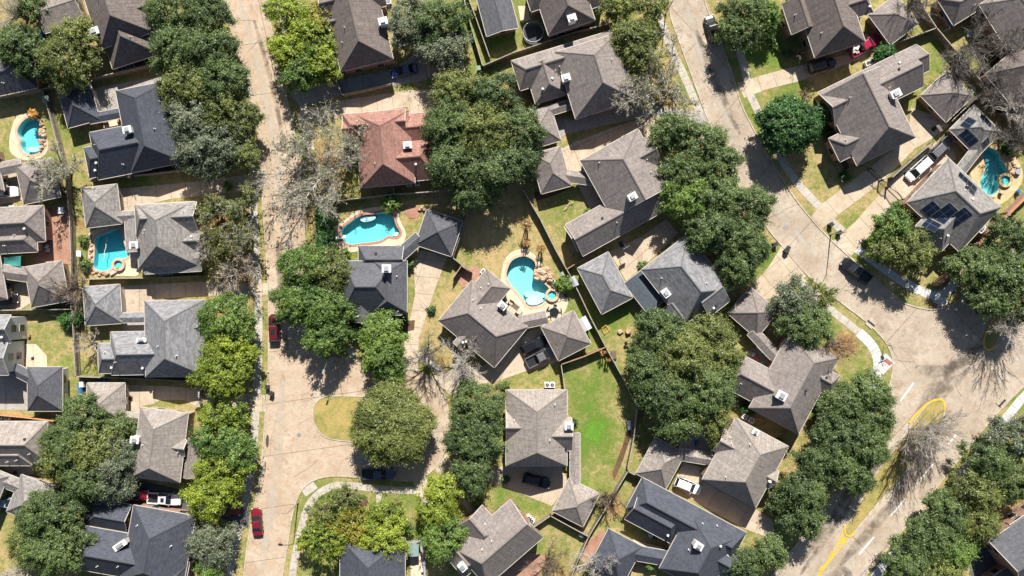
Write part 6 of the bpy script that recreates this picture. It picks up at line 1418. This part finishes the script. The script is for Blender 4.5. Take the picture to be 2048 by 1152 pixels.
rocks([(1072+g.uniform(0, 30), 538+g.uniform(0, 22)) for _ in range(26)]+[(1092, 556), (1098, 562), (1075, 552), (1080, 558), (1086, 546), (1100, 552)], 'tan boulder in the waterfall heap beside the aqua pool', 'boulders of the pool waterfall', .5, 1.5, 1)
rocks([(84+g.uniform(-3, 7), 246+g.uniform(0, 56)) for _ in range(22)], 'reddish rock in the border right of the kidney pool', 'rocks beside the kidney pool', .4, .95, 2)
rocks([(181+g.uniform(-2, 3)+.05*i, 470+i*3.3) for i in range(21)]+[(186+i*3.4, 545+g.uniform(-2, 5)) for i in range(10)], 'edging rock along the deep blue pool', 'edging rocks of the deep blue pool', .35, .85, 3)
rocks([(1965+i*4, 394+g.uniform(-2, 4)) for i in range(6)]+[(2030+g.uniform(-8, 8), 320+g.uniform(-10, 30)) for _ in range(8)], 'golden rock on the flagstone by the teal pool', 'rocks round the teal pool', .4, .9, 4)
rocks([(840+i*4.5, 418+(-1)**i*1.5) for i in range(6)], 'pale stepping stone beside the slate garage lawn', 'pale stepping stones', .5, .8, 5)
rocks([(1256, 664+0), (1240, 664)], 'pale flat stone in the straw lawn beside the grove', 'flat stones in the lawn', .5, 1.3, 6)
rocks([(1128+i*2.2, 420-i*2.0+g.uniform(-2, 2)) for i in range(9)], 'white stone edging the bed at the taupe gable', 'white edging stones', .25, .5, 7)
rocks([(1662+i*2.4, 292+i*7) for i in range(9)], 'brick edging stone round the taupe house bed', 'edging stones round the bed', .35, .55, 8)
# patio furniture
def chair(cx, cy, a, label, group, w=.62, z=.42, mat='patio_cushion', fr='patio_frame'):
    q = P(cx, cy); x, y = q[:2]; a = math.radians(a); root = thing('patio_chair', label, 'chair', (x, y, 0), group=group); d = Vector((math.cos(a), math.sin(a))); t = Vector((-d.y, d.x))
    mb = MB(); mb.box((x, y, z-.08), (w, w, .14), a); mb.build('seat', mat, root)
    mb = MB(); mb.box((x-d.x*w*.46, y-d.y*w*.46, z), (.12, w, .5), a); mb.build('backrest', mat, root)
    for sx in (-1, 1):
        for sy in (-1, 1):
            p = Vector((x, y))+d*sx*w*.42+t*sy*w*.42; mb = MB(); mb.box((p.x, p.y, 0), (.06, .06, z), a); mb.build('leg', fr, root)
def table(cx, cy, r, label, round_=True, a=0, mat='glass_dark', h=.74, l=None):
    q = P(cx, cy); x, y = q[:2]; a = math.radians(a); root = thing('patio_table', label, 'table', (x, y, 0), group='garden tables'); mb = MB()
    if round_: mb.disc((x, y), r, h-.05, 24, 0, .05)
    else: mb.box((x, y, h-.05), (l or r*2, r*2, .05), a)
    mb.build('table_top', mat, root)
    for k in range(4):
        t = a+TAU*(k+.5)/4; rr = r*.62; mb = MB(); mb.box((x+math.cos(t)*rr, y+math.sin(t)*rr, 0), (.07, .07, h-.05), a); mb.build('leg', 'patio_frame', root)
table(1108, 624, .78, 'round dark glass table on the aqua pool deck')
for k in range(6):
    t = TAU*(k+.35)/6; chair(1108+13*math.cos(t), 624-13*math.sin(t), math.degrees(t)+180, 'pale patio chair round the dark glass table', 'chairs round the dark glass table', .60)
table(1031, 613, .42, 'low brown table between the outdoor sofas', False, -38, 'patio_frame', .42, 1.35)
chair(1022, 604, -120, 'single armchair at the upper end of the sofa group', 'outdoor sofa set', .85)
chair(1039, 623, 60, 'single armchair at the lower end of the sofa group', 'outdoor sofa set', .85)
q = P(1024, 619); root = thing('outdoor_sofa', 'cushioned outdoor sofa against the central house wall', 'sofa', (q[0], q[1], 0), group='outdoor sofa set'); a = math.radians(-38)
mb = MB(); mb.box((q[0], q[1], 0), (1.75, .78, .36), a); mb.build('frame', 'patio_frame', root)
for k in (-.55, 0, .55): mb = MB(); mb.box((q[0]+math.cos(a)*k, q[1]+math.sin(a)*k, .36), (.52, .7, .12), a); mb.build('cushion', 'patio_cushion', root)
mb = MB(); mb.box((q[0]+math.sin(a)*.38, q[1]-math.cos(a)*.38, .36), (1.75, .14, .42), a); mb.build('backrest', 'patio_cushion', root)
def lounger(cx, cy, a, label, mat='patio_cushion'):
    q = P(cx, cy); x, y = q[:2]; a = math.radians(a); root = thing('sun_lounger', label, 'lounger', (x, y, 0), group='sun loungers'); d = Vector((math.cos(a), math.sin(a)))
    mb = MB(); mb.box((x, y, .26), (1.9, .62, .08), a); mb.build('frame', 'patio_frame', root)
    mb = MB(); mb.box((x-d.x*.28, y-d.y*.28, .34), (1.25, .58, .08), a); mb.build('cushion', mat, root)
    mb = MB(); p0 = Vector((x, y))+d*.35; t = Vector((-d.y, d.x))*.29; p1 = p0+d*.55
    mb.face([(p0.x-t.x, p0.y-t.y, .40), (p1.x-t.x, p1.y-t.y, .80), (p1.x+t.x, p1.y+t.y, .80), (p0.x+t.x, p0.y+t.y, .40)][::1]); mb.build('backrest', mat, root)
    for sx in (-.8, .8):
        for sy in (-.25, .25):
            p = Vector((x, y))+d*sx+Vector((-d.y, d.x))*sy; mb = MB(); mb.box((p.x, p.y, 0), (.06, .06, .26), a); mb.build('leg', 'patio_frame', root)
lounger(231, 543, 30, 'striped lounger below the round spa of the deep blue pool'); lounger(1186+2, 597-165+25, 60, 'x') if False else None
lounger(1128, 585, 115, 'dark lounger by the fence beyond the round spa', 'metal_dark')
table(280, 532, .4, 'small dark table beside the pool house wall', False, 60, 'black_plastic', .7, 1.1)
for k, (x, y) in enumerate([(84, 468), (92, 478), (96, 492), (98, 500)]): chair(x, y, 180-30*k, 'white chair in the row beside the brick terrace', 'chairs by the brick terrace', .55, mat='white_siding')
table(2032, 344, .5, 'pale blue table on the flagstone by the teal pool', True, 0, 'paleblue_top' if 'paleblue_top' in MATS else 'metal_light')
chair(2034, 384, 30, 'blue chair on the flagstone near the orange wall', 'chairs by the teal pool', .7, mat='tarp_blue'); chair(2000, 385, 60, 'tan chair on the flagstone below the spa', 'chairs by the teal pool', .6)
table(1300, 1068, .45, 'blue grey table under the slate courtyard eave', True, 0, 'metal_light'); chair(1308, 1073, 200, 'dark chair beside the courtyard table', 'chairs of the slate courtyard', .55, mat='metal_dark'); chair(1268, 1090, 40, 'red chair on the courtyard patio edge', 'chairs of the slate courtyard', .6, mat='terracotta')
table(1512, 718, .55, 'round fire table on the shaded blue patio', True, 0, 'terracotta', .45)
for k, (x, y) in enumerate([(1506, 708), (1522, 726), (1500, 722)]): chair(x, y, 90*k, 'blue grey chair around the round fire table', 'chairs round the fire table', .6, mat='metal_light')
table(24, 952, .4, 'small red table on the patio below the left taupe house', True, 0, 'sign_red'); chair(32, 944, 200, 'dark chair by the small red table', 'chairs on the lower left patio', .55, mat='metal_dark'); chair(52, 958, 100, 'grey chair at the right end of the lower left patio', 'chairs on the lower left patio', .65, mat='metal_light')
table(215, 246, .45, 'small table on the slate house breezeway patio', False, 10, 'patio_frame', .7, .9); chair(240, 244, 190, 'brown chair on the slate house breezeway patio', 'chairs on the breezeway patio', .6, mat='terracotta'); chair(248, 240, 220, 'orange chair at the end of the breezeway patio', 'chairs on the breezeway patio', .55, mat='brick_orange')
table(245, 1058, .5, 'white round table on the slate house concrete patio', True, 0, 'white_siding'); chair(238, 1052, 300, 'white chair left of the white round table', 'chairs round the white table', .5, mat='white_siding'); chair(252, 1064, 120, 'white chair right of the white round table', 'chairs round the white table', .5, mat='white_siding')
table(1195, 12, .4, 'small hidden table', True) if False else None
# sheds, sail, tarps, boxes
def shed(cx, cy, l, w, a, h, label, roof, wallm='shed_metal', name='garden_shed'):
    q = P(cx, cy, h); k = LN(1, h); root = thing(name, label, 'shed', (q[0], q[1], 0), group='garden sheds and boxes'); b = Block(('l', cx, cy, l, w, 'v', 'gg', h, {'pitch': 14}), a)
    mb = MB(); b.roof(mb); mb.build('roof', [roof, 'trim_grey', roof], root); mb = MB(); i = b.kind; b.kind = 'b'; b.walls(mb); mb.build('wall', wallm, root)
shed(1169, 648, 19, 28, 28, 2.0, 'white ribbed metal shed beside the central hip garage', 'shed_metal')
shed(826, 1099, 23, 27, 0, 2.2, 'green metal shed inside the grey wall', 'shed_green', 'shed_green')
shed(1148, 563, 12, 20, 28, 2.1, 'dark lean-to box against the cool grey garage', 'metal_light', 'metal_light')
shed(91, 198, 14, 14, 10, 1.5, 'pale green storage box at the end of the long fence', 'box_green', 'box_green')
shed(956, 136, 10, 9, 10, 1.2, 'yellow green utility box on the lawn corner', 'box_green', 'box_green')
shed(1124, 548, 8, 8, 30, 1.2, 'pale green utility box beside the waterfall boulders', 'box_green', 'box_green')
shed(157, 507, 9, 12, 0, 1.3, 'white storage box against the long fence by the blue pool', 'white_siding', 'white_siding')
shed(121, 421, 11, 13, 0, 1.6, 'white dog house on the red brick terrace', 'white_siding', 'white_siding')
shed(1943, 184, 8, 9, 45, 1.2, 'pale green box by the back fence corner', 'box_green', 'box_green')
shed(1164, 1070, 10, 9, -28, 1.1, 'dark green box in the corner of the diagonal fence', 'shed_green', 'shed_green')
# blue metal patio cover
root = thing('patio_cover', 'dark blue metal patio cover joined to the top right roof', 'patio cover', (*P(1893, 30)[:2], 0))
mb = MB(); z = 2.7; c = [P(x, y, z) for x, y in ((1868, -10), (1896, -10), (1918, 44), (1900, 56))]; c = [(x, y, z+(.0 if k in (0, 3) else .35)) for k, (x, y, _) in enumerate(c)]
mb.face(c[::-1]); mb.face([(x, y, zz-.08) for x, y, zz in c])
for i in range(4): j = (i+1) % 4; mb.face([c[i], c[j], (c[j][0], c[j][1], c[j][2]-.08), (c[i][0], c[i][1], c[i][2]-.08)])
mb.build('roof', 'steel_blue_roof', root)
for x, y, zz in c: mb = MB(); mb.box((x, y, 0), (.12, .12, zz-.08)); mb.build('post', 'trim_grey', root)
# shade sail
root = thing('shade_sail', 'teal shade sail hung between two left taupe roofs', 'shade sail', (*P(25, 520)[:2], 0)); mb = MB(); n = 6
c = [Vector(P(x, y, zz)) for x, y, zz in ((8, 516, 2.9), (42, 511, 2.6), (41, 533, 2.9), (8, 531, 2.5))]
gr = [[(c[0].lerp(c[1], u/n)).lerp(c[3].lerp(c[2], u/n), v/n)+Vector((0, 0, -.35*math.sin(math.pi*u/n)*math.sin(math.pi*v/n))) for u in range(n+1)] for v in range(n+1)]
for v in range(n):
    for u in range(n): mb.face([gr[v][u], gr[v+1][u], gr[v+1][u+1], gr[v][u+1]])
mb.build('canopy', 'sail_teal', root, smooth=True)
for p in c: mb = MB(); mb.tube((p.x, p.y, 0), p, .05, .05, 6); mb.build('post', 'metal_light', root)
# blue tarpaulin, its kayak-like containers and the pergola slats behind the walled drive garage
for x, y, l, w, h, m, nm, lab, ct in ((165, 783, 8, 36, .8, 'tarp_blue', 'storage_tarp', 'bright blue tarpaulin strip along the side fence', 'tarp'), (203, 764, 28, 7, .9, 'tarp_blue', 'storage_tarp', 'bright blue tarpaulin strip behind the pale grey garage', 'tarp'), (168, 768, 9, 12, 1.0, 'white_siding', 'storage_chest', 'white chest beside the blue tarpaulin', 'chest'), (170, 792, 7, 12, .5, 'terracotta', 'planter_box', 'brown planter beside the blue tarpaulin', 'planter'), (216, 958+10, 10, 28, 1.0, 'tarp_blue', 'covered_trailer', 'dark blue covered trailer end behind the red truck', 'trailer'), (86, 70, 12, 14, .7, 'tarp_blue', 'storage_tarp', 'blue tarpaulin heap at the top left garage', 'tarp'), (790, 74, 8, 20, .9, 'white_siding', 'outdoor_kitchen', 'white counter behind the brown house chimney', 'counter'), (1392, 885, 6, 10, .8, 'tarp_blue', 'toy_box', 'blue box on the shaded patio by the pale grey link', 'box'), (1377, 873, 8, 6, .7, 'white_siding', 'storage_chest', 'pale chest on the shaded patio under the grove', 'chest'), (1258, 850, 7, 20, .5, 'white_siding', 'garden_trough', 'pale trough against the fence by the vivid lawn', 'trough'), (1227, 710, 11, 18, .35, 'patio_frame', 'planter_box', 'wooden planter bed below the yellow frame', 'planter'), (845, 1133, 4, 18, .8, 'white_siding', 'storage_chest', 'white chest along the shed wall', 'chest'), (1886, 16, 12, 18, 1.3, 'metal_light', 'covered_grill', 'silver covered heap beside the blue patio cover', 'grill'), (1870, 55, 9, 7, .8, 'sign_red', 'toy_car', 'red toy cart at the dark fence', 'toy'), (1935, 68, 8, 14, .6, 'paleblue', 'garden_bench', 'pale blue bench on the straw lawn', 'bench'), (2005, 107, 10, 8, .8, 'white_siding', 'storage_chest', 'white chest beside the red trimmed house', 'chest'), (2030, 96, 8, 7, .8, 'metal_light', 'storage_chest', 'grey chest beside the red trimmed house', 'chest'), (66, 712, 6, 4, .6, 'white_siding', 'garden_bench', 'white bench on the tan patio', 'bench'), (60, 672, 5, 5, .5, 'terracotta', 'flower_pot', 'clay pot by the tall white-walled house', 'pot'), (1012, 596, 6, 5, .5, 'leaf_green', 'flower_pot', 'green planter by the central house chimney', 'pot'), (1916, 242, 10, 6, .7, 'white_siding', 'storage_chest', 'white chest beside the solar garage', 'chest'), (1925, 232, 9, 5, .7, 'white_siding', 'storage_chest', 'second white chest nearer the back fence', 'chest')):
    q = P(x, y); s = 1/S; m = m if m in MATS else 'paint_car_paleblue'
    mb = MB(); mb.box((q[0], q[1], 0), (l*s, w*s, h), math.radians(3), 0, .92); mb.box((q[0], q[1], h), (l*s*.7, w*s*.8, .07), math.radians(3), 0, .9)
    tag(mb.build(nm, m if not m.startswith('leaf') else 'box_green', origin=(q[0], q[1], 0)), lab, ct)
# diving board
q = P(682, 475); root = thing('diving_board', 'white diving board over the red coping pool', 'diving board', (q[0], q[1], 0)); a = math.radians(10)
mb = MB(); mb.box((q[0], q[1], .50), (2.0, .5, .07), a); mb.build('board', 'white_siding', root); mb = MB(); mb.box((q[0]-.6, q[1]-.1, .0), (.5, .5, .5), a); mb.build('stand', 'metal_light', root)
# pool cleaner hose
mb = MB(); l = smooth_line([P(x, y) for x, y in ((215, 474), (211, 484), (212, 494), (208, 504), (209, 514), (206, 521))], 2)
for a, b in zip(l[:-1], l[1:]): mb.tube((a[0], a[1], -.08), (b[0], b[1], -.08), .05, .05, 5)
tag(mb.build('pool_hose', 'white_siding', origin=(*P(211, 495)[:2], -.08)), 'white cleaner hose floating on the deep blue pool', 'hose')
# yellow frame and dark kettle grill on the lawn beside the grove
q = P(1212, 658); root = thing('goal_frame', 'yellow square frame lying by the diagonal fence', 'frame', (q[0], q[1], 0)); c = [P(x, y) for x, y in ((1203, 656), (1212, 650), (1219, 659), (1209, 667))]
mb = MB()
for i in range(4): mb.tube((c[i][0], c[i][1], .35), (c[(i+1) % 4][0], c[(i+1) % 4][1], .35), .05, .05, 6)
mb.build('bar', 'paint_yellow', root); mb = MB()
for p in c: mb.tube((p[0], p[1], 0), (p[0], p[1], .35), .03, .03, 5)
mb.build('leg', 'paint_yellow', root)
q = P(1251, 686); root = thing('kettle_grill', 'small dark grill standing on the straw lawn beside the grove', 'grill', (q[0], q[1], 0)); x, y = q[:2]
mb = MB(); mb.tube((x, y, .55), (x, y, .8), .22, .33, 12); mb.tube((x, y, .8), (x, y, 1.0), .33, .14, 12); mb.build('bowl', 'black_plastic', root)
for k in range(3): t = TAU*k/3; mb = MB(); mb.tube((x+.32*math.cos(t), y+.32*math.sin(t), 0), (x+.1*math.cos(t), y+.1*math.sin(t), .6), .02, .02, 5); mb.build('leg', 'metal_light', root)
mb = MB(); mb.box((x+.4, y, .75), (.4, .4, .04)); mb.build('side_shelf', 'patio_cushion', root)

# ------------------------------------------------------------------ light, camera
w = bpy.data.worlds.new('World'); scene.world = w; w.use_nodes = True; nt = w.node_tree
sky = nt.nodes.new('ShaderNodeTexSky'); sky.sky_type = 'NISHITA'; sky.sun_disc = False; sky.sun_elevation = SUN_EL; sky.sun_rotation = SUN_AZ
nt.links.new(sky.outputs[0], nt.nodes['Background'].inputs[0]); nt.nodes['Background'].inputs[1].default_value = .05
sd = bpy.data.lights.new('sun', 'SUN'); sd.energy = 5.0; sd.angle = math.radians(.5); sd.color = (1.0, .955, .88)
so = bpy.data.objects.new('sun', sd); COL.objects.link(so); so.location = (20, 60, 80)
to = Vector((math.sin(SUN_AZ)*math.cos(SUN_EL), math.cos(SUN_AZ)*math.cos(SUN_EL), math.sin(SUN_EL)))
so.rotation_euler = to.to_track_quat('Z', 'Y').to_euler()
cd = bpy.data.cameras.new('camera'); cam = bpy.data.objects.new('camera', cd); COL.objects.link(cam)
cam.location = (0, 0, H); cam.rotation_euler = (0, 0, 0); cd.sensor_width = 36; cd.lens = 36*H/(2048/S); cd.clip_end = 2000; cd.clip_start = 1
scene.camera = cam
scene.cycles.diffuse_bounces = 1; scene.cycles.max_bounces = 8; scene.cycles.transparent_max_bounces = 16
vs = scene.view_settings; vs.view_transform = 'Standard'; vs.look = 'None'; vs.exposure = .72; vs.gamma = 1
for o in bpy.data.objects:
    if '_o' in o: del o['_o']
